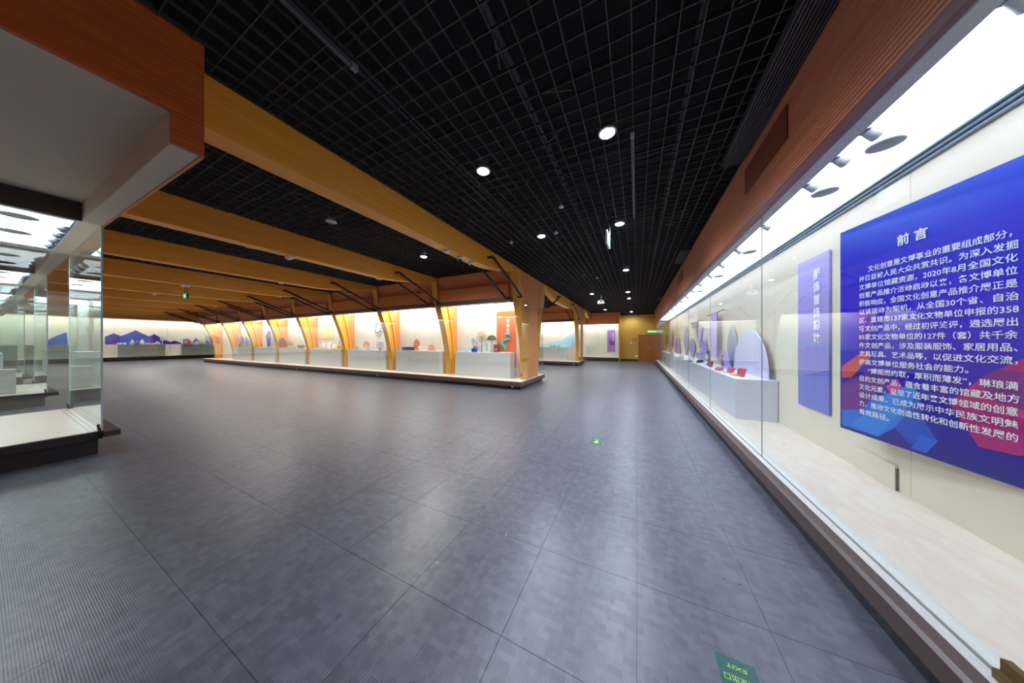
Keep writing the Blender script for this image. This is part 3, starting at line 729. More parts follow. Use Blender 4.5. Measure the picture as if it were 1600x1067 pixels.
# rim beam (white inside and below, orange outside)
def rim(xa, xb, za, zb): return [(xa, za), (xb, zb)]
MB().prism([(-3.19, .645, 3.10), (-6.87, .645, 3.25), (-37, .645, 3.25), (-37, .645, 3.99), (-3.19, .645, 3.99)], (0, .15, 0)).build('rim_inner', M_SOFFIT, tr)
MB().prism([(-3.19, .797, 3.095), (-6.87, .797, 3.245), (-37, .797, 3.245), (-37, .797, 3.99), (-3.19, .797, 3.99)], (0, .02, 0)).build('rim_outer', M_ORANGE, tr)
MB().prism([(-3.19, -5.9, 3.34), (-6.87, -5.9, 3.5), (-6.87, -5.9, 3.53), (-3.19, -5.9, 3.37)], (0, 6.545, 0)).build('soffit', M_SOFFIT, tr)
MB().box(-37, -5.9, 3.5, -6.88, .645, 3.53).build('soffit_inner', M_SOFFIT, tr)
def glass_case(xa, xb, label, contents=True):
    """xa = corridor side, xb = far side"""
    t = thing('glass_case', label, 'showcase', ((xa + xb) / 2, -.4, 0))
    box(xb + .05, -1.5, 0, xa - .05, .77, .22).build('plinth', M_PLINTH, t)
    box(xb, -1.55, .22, xa, .80, .325).build('base_band', M_PLINTH, t)
    box(xb - .0, .80, .25, xa + .09, .93, .325).build('rear_ledge', M_DARK, t)
    box(xb + .01, -1.54, .325, xa - .01, .79, .335).build('display_deck', M_MARBLE, t)
    MB().box(xb + .02, .70, .335, xa - .02, .705, .338).box(xb + .02, .745, .335, xa - .02, .75, .338).build('glass_channel', M_METAL, t)
    Z1 = 3.25
    box(xa - .012, -1.5, .335, xa - .0, .785, Z1).build('glass_pane', M_GLASS, t)
    box(xb + .02, .788, .335, xa - .002, .80, Z1).build('glass_pane', M_GLASS, t)
    box(xb + .0, -1.5, .335, xb + .012, .785, Z1).build('glass_pane', M_GLASS, t)
    box(xa - .013, .785, .335, xa + .003, .801, Z1).build('glass_joint', mat('glass_edge_light', (186, 206, 212), .2, 0, .8), t)
    box(xb - .002, .785, .335, xb + .016, .801, Z1).build('glass_joint', mat('glass_edge_light', (186, 206, 212), .2, 0, .8), t)
    for xx in (xa - .05, xb + .05):
        MB().box(xx - .05, .765, .32, xx + .05, .785, .37).box(xx - .02, .76, .37, xx + .02, .782, .42).build('glass_clamp', mat('dark_clamp', (70, 70, 66), .4, .6), t)
    # lid
    box(xa - .02, -1.52, 3.255, xa + .01, .645, 3.5).build('dark_band', M_DARK, t)
    MB().box(xb + .0, .625, 3.25, xa - .02, .645, 3.29).box(xb, -1.5, 3.25, xb + .30, .625, 3.29).box(xa - .10, -1.5, 3.25, xa - .02, .625, 3.29).build('lid_frame', mat('lid_grey', (196, 196, 202), .5), t)
    box(xb + .30, -1.5, 3.272, xa - .10, .625, 3.30).build('light_panel', M_LN, t)
    MB().box(xb + .30, .60, 3.256, xa - .10, .622, 3.271).build('track_rail', mat('rail_bluegrey', (150, 168, 186), .4, .3), t)
    for q in range(4):
        xx = xa - .5 - q * .5
        s = MB().box(xx - .04, .56, 3.235, xx + .04, .60, 3.271).build('track_spot', M_METAL, t)
        MB().tube([(xx, .58, 3.235), (xx - .03, .53, 3.18)], [.03, .04], 10).build('spot_head', mat('spot_dark', (96, 100, 112), .4), s, True)
    for q in range(2):
        for yy in (.25, -.5):
            MB().lathe((xa - .55 - q * 1.1, yy, 3.262), [(.13, 0), (.15, .006), (.15, .02)], 24).build('ceiling_disc', mat('disc_grey', (150, 152, 156), .5), t, True)
    # centre divider
    for q in range(3):
        dxx = (xa - xb - .3) / 3
        box(xb + .15 + q * dxx + .002, -.55, .335, xb + .15 + (q + 1) * dxx - .002, -.45, 3.25).build('back_panel', M_WALLW, t)
    return t
glass_case(-6.87, -9.72, 'brightly lit empty glass case at the left edge, nearest to camera')
glass_case(-13.2, -16.3, 'second glass case at left, seen through the nearest case')
glass_case(-19.9, -23.0, 'third glass case at left, farthest in its row')
tag(box(-13.95, .15, .335, -13.65, .45, .92).build('small_pedestal', M_PED, bevel=.004), 'small low white pedestal inside second glass case', 'pedestal')
tag(box(-15.6, -.1, .335, -14.3, .32, 1.3).build('tall_pedestal', M_PEDG, bevel=.004), 'taller grey-green pedestal inside second glass case', 'pedestal')
tag(box(-22.6, -.1, .335, -20.6, .32, 1.25).build('tall_pedestal', M_PEDG, bevel=.004), 'grey-green pedestal inside third glass case', 'pedestal')
t = thing('leaning_panel', 'narrow grey panel leaning inside the second glass case', 'panel', (-14.6, .1, 1.3))
MB().prism([(-14.6, .02, 1.302), (-14.45, .02, 1.302), (-14.35, .12, 2.0), (-14.5, .12, 2.0)], (0, .02, 0)).build('board', mat('panel_grey', (176, 178, 176), .5), t)

# ------------------------------------------------------------------ FAR LEFT WALL CASE
WX = -38.0
lw = thing('wall_showcase', 'long white wall case with blue mountain boards on the far left wall', 'showcase', (WX - .8, 6, 0))
YA, YZ = -5.8, 16.0
box(-39.9, YA, 0, WX - .05, YZ, .2).build('plinth', M_DARK, lw)
box(-39.9, YA, .2, WX, YZ, .32).build('nosing', M_BROWN, lw)
box(-39.85, YA, .32, WX - .03, YZ, .335).build('display_deck', M_DECK, lw)
yy = YA
while yy < YZ:
    box(-39.5, yy + .004, .335, -39.45, yy + 2.72, 3.6).build('back_board', M_WALLW, lw); yy += 2.725
box(-39.2, YA, 3.62, -38.2, YZ, 3.65).build('light_panel', M_LF, lw)
box(-39.9, YA, 3.66, WX - .03, YZ, 3.7).build('case_ceiling', M_SOFFIT, lw)
yy = YA
while yy < YZ:
    box(WX - .03, yy + .004, .335, WX - .02, yy + 2.72, 3.5).build('glass_pane', M_GLASS, lw); yy += 2.725
struct(box(WX - .06, YA, 3.45, WX, Y1, 3.99).build('trim_%d' % n_tr, M_ORANGE)); n_tr += 1
def lped(y0, y1, label, m=M_PEDG):
    t = thing('display_pedestal', label, 'pedestal', (-38.5, (y0 + y1) / 2, .335), 'pedestals of the mountain display')
    box(-38.75, y0, .335, -38.3, y1, 1.33).build('pedestal_body', m, t)
    box(-38.76, y0 - .01, 1.33, -38.29, y1 + .01, 1.35).build('pedestal_top', M_WHITEP, t)
lped(5.1, 7.5, 'left grey-green pedestal below the tall blue mountains')
lped(8.4, 12.0, 'long right pedestal under the pink and white souvenirs')
lped(.5, 3.4, 'far-left pedestal seen through the near glass case')
LP = 1.35
BLUE = mat('mountain_blue', (44, 56, 205), .45, noise=.35, nscale=(.9, .9, 1.6))
BLUE2 = mat('mountain_bright_blue', (34, 92, 225), .45, noise=.5, nscale=(1.2, 1.2, 1.8))
INDI = mat('mountain_indigo', (56, 40, 185), .45, noise=.3, nscale=(1, 1, 1.5))
PINK = mat('mountain_pink', (206, 56, 160), .45, noise=.3, nscale=(1, 1, 1.5))
def mountain(label, pts, m, x, z0=None):
    """pts photo pixels of the outline on plane x"""
    P3 = [onX(px, py, x) for px, py in pts]
    ys_ = [p.y for p in P3]
    poly = [(x, min(ys_), LP)] + [(x, p.y, max(p.z, LP + .02)) for p in P3] + [(x, max(ys_), LP)]
    t = thing('mountain_board', label, 'board', (x, (min(ys_) + max(ys_)) / 2, LP), 'mountain boards')
    MB().prism(poly, (-.03, 0, 0)).build('board', m, t)
    for q in (min(ys_) + .15, max(ys_) - .15): box(x - .034, q - .02, .335, x - .05, q + .02, LP + .05).build('leg', M_WHITEP, t)
mountain('tallest bright blue mountain board at the centre of far left display', [(187, 526), (212, 516), (236, 527)], BLUE2, -38.9)
mountain('blue mountain board left of the tallest one', [(164, 526), (178, 520.5), (191, 526)], BLUE, -38.95)
mountain('indigo mountain board right of the tallest one', [(230, 527), (241, 522), (258, 531), (270, 536)], INDI, -38.98)
mountain('low indigo mountain board at the right foot of the range', [(262, 536), (273, 532), (284, 536)], INDI, -38.93)
mountain('small pink mountain board behind the clock', [(291, 536), (294, 529), (299, 533)], PINK, -38.92)
mountain('small blue mountain board above the white fan', [(301, 534), (306, 528), (312, 533)], BLUE2, -38.92)
mountain('tiny indigo mountain board right of the white fan', [(320, 536), (324, 532), (329, 536)], INDI, -38.92)
mountain('large pink mountain board at the right end of far left display', [(338, 528), (346, 523), (356, 529), (362, 536)], PINK, -38.95)
mountain('blue and pink mountain board glimpsed through the near glass case', [(72, 533), (90, 524), (104, 519), (106, 536)], BLUE2, -38.9)
def cup(label, px, w_=.11, h=.14, c=(225, 232, 234), grp='white cups on the left pedestal', x=-38.5):
    p = onX(px, 536, x); t = thing('small_cup', label, 'cup', (x, p.y, LP), grp)
    MB().lathe((x, p.y, LP), [(w_ * .35, 0), (w_ * .5, h * .4), (w_ * .5, h)], 12).build('body', mat('c%02x%02x%02x' % c, c, .4), t, True)
    MB().tube([(x, p.y + w_ * .5, LP + h * .25), (x, p.y + w_ * .75, LP + h * .5), (x, p.y + w_ * .5, LP + h * .8)], .012, 5).build('handle', mat('c%02x%02x%02x' % c, c, .4), t)
for q, px in enumerate((184.5, 189.5, 195)):
    cup('%s small white cup from the left on the mountain pedestal' % ORD[q], px)
for q, px in enumerate((229, 233.5, 238.5)):
    cup('%s white cup in the row right of the rounded figurines' % ORD[q], px, .11, .11)
def figurine(label, px, w_, h, c, x=-38.5, z=None, name='figurine'):
    z = LP if z is None else z; p = onX(px, 536, x); t = thing(name, label, 'figurine', (x, p.y, z))
    MB().lathe((x, p.y, z), [(w_ * .4, 0), (w_ * .5, h * .1), (w_ * .48, h * .5), (w_ * .3, h * .65)], 12).build('body', mat('c%02x%02x%02x' % c, c, .5), t, True)
    MB().lathe((x, p.y, z + h * .62), [(w_ * .14, 0), (w_ * .28, h * .1), (w_ * .28, h * .24), (w_ * .1, h * .38)], 12).build('head', mat('c%02x%02x%02x' % c, c, .5), t, True)
figurine('pale grey rounded figurine left of the tallest mountain centre', 207, .24, .4, (206, 210, 212))
figurine('dark green and white figurine below the tallest mountain', 214.5, .24, .34, (96, 120, 116))
figurine('white diamond-topped figurine right of the dark green one', 222, .26, .42, (236, 236, 236))
figurine('squat beige figurine at the right of the cup row', 246, .32, .26, (196, 192, 170))
tag(MB().box(-38.52, onX(176, 536, -38.5).y, LP, -38.4, onX(182, 536, -38.5).y, LP + .16).build('pink_box', PINK, bevel=.01), 'small pink box at the left end of the mountain pedestal', 'box')
t = thing('white_sign', 'small white card fixed on the blue mountain slope', 'card', (-38.85, 7.0, 1.7))
a, b_ = onX(250, 527, -38.8), onX(258, 532, -38.8)
box(-38.8, a.y, b_.z, -38.78, b_.y, a.z).build('card', M_WHITEP, t); box(-38.9, (a.y + b_.y) / 2 - .02, LP, -38.81, (a.y + b_.y) / 2 + .02, b_.z + .1).build('post', M_WHITEP, t)
for lb, px0, px1, py in (('grey square clock with white face on the right pedestal', 286, 294, 529.5), ('second grey square frame beside large pink mountain', 328.5, 337, 528.5)):
    a = onX(px0, py, -38.5); b_ = onX(px1, 536, -38.5)
    t = thing('framed_clock', lb, 'clock', (-38.5, (a.y + b_.y) / 2, LP))
    box(-38.54, a.y, LP, -38.46, b_.y, a.z).build('frame', mat('clock_frame', (150, 152, 146), .5), t, bevel=.01)
    box(-38.46, a.y + .08, LP + .09, -38.445, b_.y - .08, a.z - .08).build('face', M_WHITEP, t)
a = onX(313, 536, -38.5); t = thing('white_fan', 'white open hand fan on the right pedestal', 'fan', (-38.5, a.y, LP))
MB().prism([(-38.5, a.y + .42 * math.cos(q), LP + .30 * math.sin(q)) for q in [PI * k / 14 for k in range(15)]], (.02, 0, 0)).build('fan_leaf', M_WHITEP, t)
for k in range(7):
    q = PI * (k + .5) / 7; MB().tube([(-38.475, a.y, LP + .01), (-38.475, a.y + .4 * math.cos(q), LP + .28 * math.sin(q))], .008, 5).build('rib', mat('fan_rib', (190, 176, 140), .5), t)
a, b_ = onX(285, 537, -38.27), onX(301, 541, -38.27)
tag(MB().box(-38.28, a.y, b_.z, -38.2, b_.y, a.z).build('patterned_sash', mat('sash_rose', (190, 130, 118), .6, noise=.3, nscale=(9, 9, 9))), 'rose patterned cloth hanging over the front of right pedestal', 'cloth')
a, b_ = onX(310, 537, -38.27), onX(319, 541.5, -38.27)
tag(MB().prism([(-38.28, a.y, a.z), (-38.28, b_.y, a.z), (-38.28, (a.y + b_.y) / 2, b_.z)], (.05, 0, 0)).build('patterned_sash', mat('sash_green', (170, 176, 140), .6, noise=.3, nscale=(9, 9, 9))), 'greenish triangular cloth hanging below the white fan', 'cloth')

# ------------------------------------------------------------------ MIDDLE ISLAND CONTENTS (front side)
IP = 1.2; YP0, YP1 = 8.28, 8.68; YM = 8.46
def iped(px0, px1, label, m=M_PED, rounded=False):
    x0 = onY(px0, 560, YP0).x; x1 = onY(px1, 560, YP0).x
    kb = int((-3.45 - (x0 + x1) / 2) / SP)
    x1 = min(x1, -3.45 - SP * kb - .26 - .1); x0 = max(x0, -3.45 - SP * (kb + 1) + .12)
    t = thing('display_pedestal', label, 'pedestal', ((x0 + x1) / 2, (YP0 + YP1) / 2, .27), 'white pedestals in the middle island')
    if rounded:
        r = .17
        pts = [(x0, YP1), (x0, YP0), (x1 - r, YP0)] + [(x1 - r + r * math.sin(a), YP0 + r - r * math.cos(a)) for a in [PI / 2 * k / 6 for k in range(1, 7)]] + [(x1, YP1)]
    else: pts = [(x0, YP1), (x0, YP0), (x1, YP0), (x1, YP1)]
    MB().prism([(p[0], p[1], .27) for p in pts], (0, 0, IP - .02 - .27)).build('pedestal_body', m, t)
    MB().prism([(p[0], p[1], IP - .02) for p in pts], (0, 0, .02)).build('pedestal_top', M_WHITEP, t)
iped(711, 797, 'white pedestal in the corridor-end bay, left of the orange banner')
iped(618, 689, 'white rounded-end pedestal in the second bay with red leaf ornaments', rounded=True)
iped(543, 602, 'white rounded-end pedestal in third bay below the round wall relief', rounded=True)
iped(484, 534, 'white pedestal in fourth bay carrying the colourful cushions')
iped(435, 477, 'pale pedestal in fifth bay with basket and plant')
iped(397, 434, 'pale pedestal in sixth bay under the tall violet board')
iped(364, 396, 'pale pedestal in seventh bay near the island far end')
def colm(c, r=.5): return mat('c%02x%02x%02x' % c, c, r)
def ibox(name, label, cat, px0, py0, px1, c, dep=.12, y=YM, lid=True):
    a = onY(px0, py0, y); b_ = onY(px1, py0, y); h = max(.03, a.z - IP)
    t = thing(name, label, cat, ((a.x + b_.x) / 2, y, IP))
    box(a.x, y - dep / 2, IP, b_.x, y + dep / 2, IP + h * .82).build('base', colm(c), t)
    box(a.x - .004, y - dep / 2 - .004, IP + h * .82, b_.x + .004, y + dep / 2 + .004, IP + h).build('lid', colm(tuple(min(255, v + 14) for v in c)), t)
def ipanel(name, label, cat, px0, py0, px1, py1, c, y=YM, th=.02, stand=True, m=None):
    a = onY(px0, py0, y); b_ = onY(px1, py1, y)
    t = thing(name, label, cat, ((a.x + b_.x) / 2, y, IP if stand else b_.z))
    box(a.x, y - th / 2, b_.z if not stand else max(IP + .01, b_.z), b_.x, y + th / 2, a.z).build('panel', m or colm(c), t)
    if stand: box((a.x + b_.x) / 2 - .03, y - .05, IP, (a.x + b_.x) / 2 + .03, y + .05, max(IP + .012, b_.z + .01)).build('foot', M_METAL, t)
    return t
def ileaf(name, label, cat, px, py_top, halfpx, c, y=YM, py_bot=None, kind='half', stem=False):
    a = onY(px, py_top, y); w_ = abs(onY(px + halfpx, 540, y).x - a.x); zb = onY(px, py_bot, y).z if py_bot else IP + .0
    t = thing(name, label, cat, (a.x, y, IP)); H_ = a.z - zb
    if kind == 'half': pts = [(a.x + w_ * math.cos(q), y, zb + H_ * math.sin(q)) for q in [PI * k / 14 for k in range(15)]]
    elif kind == 'drop': pts = [(a.x + w_ * math.sin(PI * k / 8) ** .8, y, zb + H_ * k / 8) for k in range(9)] + [(a.x - w_ * math.sin(PI * k / 8) ** .8, y, zb + H_ * k / 8) for k in range(7, 0, -1)]
    elif kind == 'ell': pts = [(a.x + w_ * math.cos(q), y, zb + H_ / 2 + H_ / 2 * math.sin(q)) for q in [2 * PI * k / 20 for k in range(20)]]
    MB().prism(pts, (0, .025, 0)).build('leaf', colm(c), t)
    if kind == 'half':
        for k in range(5):
            q = PI * (k + .5) / 5
            MB().tube([(a.x, y - .006, zb + .01), (a.x + w_ * .93 * math.cos(q), y - .006, zb + H_ * .93 * math.sin(q))], .006, 5).build('rib', colm(tuple(int(v * .8) for v in c)), t)
    if stem: MB().tube([(a.x, y + .01, IP), (a.x, y + .01, zb + .02)], .012, 6).lathe((a.x, y + .01, IP), [(.06, 0), (.06, .012)], 12).build('stand', colm((150, 110, 70)), t)
    return t
# corridor-end bay
YW = YC1 - .2
a = onY(776, 487, YW - .03); b_ = onY(801, 574, YW - .03)
bn = thing('section_banner', 'orange vertical banner with teal calligraphy mark in the corridor-end bay', 'banner', ((a.x + b_.x) / 2, YW - .03, b_.z))
bx0, bx1, bz0, bz1 = a.x, b_.x + .12, b_.z, a.z
box(bx0, YW - .025, bz0, bx1, YW - .002, bz1).build('banner_board', art_mat('orange_print', None, [(0, (216, 90, 34)), (.5, (222, 96, 60)), (1, (226, 112, 52))], z0=bz0, z1=bz1), bn)
for k, ch in enumerate("家居用品"):
    text_mesh(ch, .13, (bx0 + .42, YW - .028, bz1 - .42 - k * .17), (1, 0, 0), (0, 0, 1), WHITE_INK, bn, bold=.02)
cx_, cz_ = bx0 + .42, bz0 + 1.0
MB().tube([(cx_ - .2, YW - .03, cz_ + .12), (cx_ - .16, YW - .03, cz_ - .12), (cx_ - .02, YW - .03, cz_ - .32), (cx_ + .06, YW - .03, cz_ - .18)], [.03, .07, .07, .04], 6).tube([(cx_ - .1, YW - .03, cz_ - .05), (cx_ + .04, YW - .03, cz_ + .06), (cx_ + .18, YW - .03, cz_ + .04)], [.05, .05, .04], 6).tube([(cx_ - .02, YW - .03, cz_ + .22), (cx_ + .12, YW - .03, cz_ + .24), (cx_ + .2, YW - .03, cz_ + .12)], [.06, .05, .03], 6).build('teal_mark', colm((48, 168, 146)), bn)
ileaf('wall_fan', 'cream half-round shell fan raised behind the blue bottles', 'fan', 752, 516.5, 8, (222, 208, 166), y=8.66, py_bot=527, stem=True)
ileaf('green_fan', 'dark olive half-round fan on a stem, left of the orange banner', 'fan', 768, 523.5, 7.5, (104, 108, 84), y=8.62, py_bot=531.5, stem=True)
t = ipanel('tilted_print', 'pale blue tilted print at the left end of corridor-end pedestal', 'print', 723, 543, 736, 549, (190, 216, 234))
ileaf('blue_fan', 'tall pale blue oval fan left of centre on corridor-end pedestal', 'fan', 739.5, 528, 3, (160, 196, 224), py_bot=538, kind='ell', stem=True)
ibox('blue_box', 'small deep blue box at front of corridor-end pedestal', 'box', 738, 544, 745, (54, 60, 190), y=8.36)
for lb, px, top, c in (('thin brown incense holder behind the blue box', 745, 532, (170, 130, 96)), ('white-topped brown candlestick at centre of corridor-end pedestal', 753, 536.5, (150, 96, 70))):
    a = onY(px, top, YM); t = thing('candlestick', lb, 'candlestick', (a.x, YM, IP)); h = a.z - IP
    MB().lathe((a.x, YM, IP), [(.035, 0), (.03, .015), (.012, .03), (.014, h * .8), (.025, h * .85)], 10).build('stem', colm(c), t, True)
    MB().lathe((a.x, YM, IP + h * .85), [(.018, 0), (.02, h * .1), (.006, h * .15)], 8).build('tip', M_WHITEP, t, True)
ipanel('blue_bottle', 'wide pale blue glassy panel behind blue box', 'panel', 739, 540, 747, 546, (140, 176, 226), y=8.56)
ileaf('blue_bottle', 'tall powder-blue bottle shape right of the candlestick', 'bottle', 760, 534.5, 2.3, (160, 184, 222), kind='ell')
ileaf('blue_bottle', 'short pale blue bottle shape left of the candlestick', 'bottle', 749, 540, 2, (172, 198, 232), kind='ell', y=8.52)
a = onY(769.5, 538, YM); b_ = onY(780, 548, YM)
t = thing('red_pouch_box', 'dark open box holding a red pouch at right of corridor-end pedestal', 'box', ((a.x + b_.x) / 2, YM, IP))
box(a.x, YM - .06, IP, b_.x, YM + .1, IP + .02).build('base', colm((90, 66, 70)), t)
box(a.x, YM + .08, IP + .02, b_.x, YM + .1, a.z).build('lid', colm((100, 78, 84)), t)
MB().lathe(((a.x + b_.x) / 2, YM + .01, IP + .02), [(.04, 0), (.065, .03), (.05, .09), (.02, .13)], 12).build('pouch', colm((202, 50, 62)), t, True)
# second bay
ibox('lacquer_box', 'dark blue-grey lacquer box at left of second bay pedestal', 'box', 630, 542, 636.5, (70, 80, 120))
ibox('lacquer_box', 'long black lacquer box beside the red leaf in second bay', 'box', 637, 542, 646, (66, 62, 82))
ileaf('red_leaf_board', 'salmon-red pointed leaf ornament in the second bay', 'ornament', 651, 529, 5, (224, 132, 110), kind='drop', y=8.56)
t = thing('white_lantern', 'small white tower lantern in front of the red leaf', 'lantern', (onY(656, 540, 8.4).x, 8.4, IP))
ax = onY(656, 540, 8.4).x
for dx in (-.05, .05):
    for dyy in (-.04, .04): box(ax + dx - .006, 8.4 + dyy - .006, IP, ax + dx + .006, 8.4 + dyy + .006, IP + .14).build('leg', M_WHITEP, t)
MB().lathe((ax, 8.4, IP + .14), [(.085, 0), (.08, .02), (.02, .06)], 8).build('roof', M_WHITEP, t)
ileaf('pink_leaf_board', 'low pale pink leaf ornament right of the white lantern', 'ornament', 660.5, 538, 3.5, (234, 190, 182), kind='ell', y=8.6)
ileaf('orange_fan', 'low orange-pink fan at right of second bay pedestal', 'fan', 674, 538, 6, (232, 170, 150), kind='half', y=8.55)
a = onY(666, 537, YM)
tag(MB().lathe((a.x, YM, IP), [(.05, 0), (.055, .05), (.025, .1), (.02, .2), (.03, .22)], 12).build('white_vase', M_WHITEP, smooth=True), 'slim white vase between the pink ornaments', 'vase')
# third bay
a = onY(590, 512, YW - .04)
t = thing('wall_relief', 'round silver-white wall relief beside third column', 'relief', (a.x, YW - .05, a.z - .35))
MB().prism([(a.x + .34 * math.cos(q) * (1 + .1 * math.sin(5 * q)), YW - .001, a.z + .40 * math.sin(q) * (1 + .08 * math.cos(4 * q))) for q in [2 * PI * k / 28 for k in range(28)]], (0, -.03, 0)).build('disc', colm((204, 210, 206)), t)
for k in range(9):
    q = 2 * PI * k / 9; MB().lathe((a.x + .2 * math.cos(q), YW - .05, a.z + .22 * math.sin(q) - .03), [(.02, 0), (.06, .02), (.05, .05), (.01, .07)], 8).build('boss', colm((168, 178, 172)), t, True)
ileaf('peach_fan', 'peach pointed fan in third bay', 'fan', 571.5, 532, 5, (238, 180, 156), kind='drop', y=8.55)
a = onY(575.5, 537, 8.44)
t = thing('purple_ring', 'upright lilac ring ornament in front of the peach fan', 'ornament', (a.x, 8.44, IP))
MB().tube([(a.x + .075 * math.cos(q), 8.44, a.z + .095 * math.sin(q)) for q in [2 * PI * k / 16 for k in range(17)]], .024, 6, False).build('ring', colm((176, 150, 222)), t, True)
box(a.x - .04, 8.41, IP, a.x + .04, 8.47, IP + .04).build('base', colm((150, 90, 200)), t)
ipanel('grey_print', 'grey patterned square print at right end of third bay pedestal', 'print', 588.5, 534, 599.5, 544, (196, 196, 214), y=8.5)
ibox('small_box', 'small grey box at the left end of third bay pedestal', 'box', 557.5, 541.5, 561, (150, 170, 170))
# fourth bay
a = onY(502, 508, YW - .01); b_ = onY(521, 529, YW - .01)
t = thing('wall_hanging', 'pale yellow square textile hung on the fourth bay wall', 'textile', ((a.x + b_.x) / 2, YW - .02, b_.z))
box(a.x, YW - .02, b_.z, b_.x, YW - .001, a.z).build('cloth', colm((238, 216, 168)), t)
box(a.x - .05, YW - .03, a.z, b_.x + .05, YW - .001, a.z + .03).build('hanging_bar', colm((180, 176, 168)), t)
def cushion(label, px, w_, h, c, y=YM, tilt=.08):
    a = onY(px, 540, y); t = thing('cushion', label, 'cushion', (a.x, y, IP), 'cushions in the fourth bay')
    n = 10; mb = MB(); i0 = 0
    for sgn in (-1, 1):
        for i in range(n + 1):
            for j in range(n + 1):
                u, v = i / n * 2 - 1, j / n * 2 - 1
                th = .055 * (1 - u ** 4) ** .5 * (1 - v ** 4) ** .5 if abs(u) < 1 and abs(v) < 1 else 0
                mb.v.append((a.x + u * w_ / 2, y + sgn * th + (v + 1) * tilt * .5, IP + (v + 1) * h / 2))
        for i in range(n):
            for j in range(n):
                k = i0 + i * (n + 1) + j; f = (k, k + n + 1, k + n + 2, k + 1); mb.f.append(f if sgn < 0 else f[::-1])
        i0 = len(mb.v)
    mb.build('cover', mat('cushion_' + ''.join('%02x' % v for v in c), c, .8, noise=.3, nscale=(14, 14, 14)), t, True)
cushion('lilac and cream patterned cushion, left in fourth bay', 504, .34, .30, (214, 196, 226))
cushion('cream and pink patterned cushion at the middle of fourth bay', 513, .32, .36, (236, 210, 214), y=8.56)
cushion('yellow-cream cushion right of centre in fourth bay', 521, .34, .24, (240, 216, 170))
t = thing('yellow_handbag', 'yellow triangular handbag with dark handle, right end of fourth bay', 'handbag', (onY(530, 540, YM).x, YM, IP))
ax = onY(530, 540, YM).x
MB().prism([(ax - .12, YM - .04, IP), (ax + .12, YM - .04, IP), (ax + .1, YM - .04, IP + .16), (ax - .1, YM - .04, IP + .16)], (0, .08, 0)).build('body', colm((216, 172, 74)), t)
MB().tube([(ax - .09, YM, IP + .16), (ax, YM, IP + .42), (ax + .09, YM, IP + .16)], .01, 5).build('handle', colm((110, 100, 110)), t)
t = thing('white_carafe', 'small dark-topped carafe near the left end of fourth bay', 'carafe', (onY(492, 540, YM).x, YM, IP)); ax = t.location.x
MB().lathe((ax, YM, IP), [(.04, 0), (.05, .04), (.02, .1), (.025, .16)], 10).build('body', colm((190, 170, 150)), t, True)
MB().lathe((ax, YM, IP + .16), [(.03, 0), (.02, .03)], 8).build('stopper', colm((90, 70, 64)), t, True)
# fifth bay
t = thing('woven_basket', 'brown woven basket at right of fifth bay pedestal', 'basket', (onY(470, 540, YM).x, YM, IP)); ax = t.location.x
MB().lathe((ax, YM, IP), [(.12, 0), (.19, .12), (.17, .2)], 16).build('bowl', mat('basket_brown', (164, 142, 112), .7, noise=.3, nscale=(60, 60, 60)), t, True)
MB().tube([(ax + .16 * math.cos(q), YM, IP + .2 + .22 * math.sin(q)) for q in [PI * k / 10 for k in range(11)]], .014, 6).build('handle', colm((150, 128, 100)), t)
figurine_x = onY(474, 540, YM).x
t = thing('standing_figurine', 'pale standing figurine behind the woven basket', 'figurine', (figurine_x, 8.6, IP))
MB().lathe((figurine_x, 8.6, IP), [(.07, 0), (.05, .2), (.07, .34), (.03, .42)], 12).build('robe', colm((206, 200, 214)), t, True)
MB().lathe((figurine_x, 8.6, IP + .41), [(.02, 0), (.045, .04), (.045, .08), (.015, .12)], 12).build('head', colm((226, 206, 196)), t, True)
def plant(label, px, y, R_, c, n=26, name='potted_plant'):
    ax = onY(px, 540, y).x; t = thing(name, label, 'plant', (ax, y, IP))
    MB().lathe((ax, y, IP), [(.06, 0), (.08, .08), (.075, .1)], 12).build('pot', colm((180, 176, 160)), t, True)
    mb = MB()
    for k in range(n):
        a_, e_ = random.uniform(0, 2 * PI), random.uniform(.2, 1.4)
        d = Vector((math.cos(a_) * math.cos(e_), .4 * math.sin(a_) * math.cos(e_), math.sin(e_)))
        p0 = Vector((ax, y, IP + .1)) + d * R_ * .35; p1 = p0 + d * R_ * .65; sd = d.cross(Vector((.3, 1, .2))).normalized() * .035
        mb.quad(p0, (p0 + p1) / 2 + sd, p1, (p0 + p1) / 2 - sd)
    mb.build('foliage', colm(c, .6), t)
    mb2 = MB()
    for k in range(5):
        a_ = 2 * PI * k / 5; mb2.tube([(ax, y, IP + .08), (ax + .12 * math.cos(a_), y + .05 * math.sin(a_), IP + .25)], .006, 4)
    mb2.build('stem', colm((120, 110, 70)), t)
plant('olive leafy plant in a pale pot in fifth bay', 452, 8.5, .42, (166, 160, 112))
t = thing('boat_tray', 'long low green boat-shaped tray in fifth bay', 'tray', (onY(459, 540, YM).x, 8.36, IP)); ax = t.location.x
MB().prism([(ax - .35, 8.33, IP + .05), (ax - .28, 8.33, IP), (ax + .28, 8.33, IP), (ax + .38, 8.33, IP + .07)], (0, .1, 0)).build('hull', colm((178, 180, 148)), t)
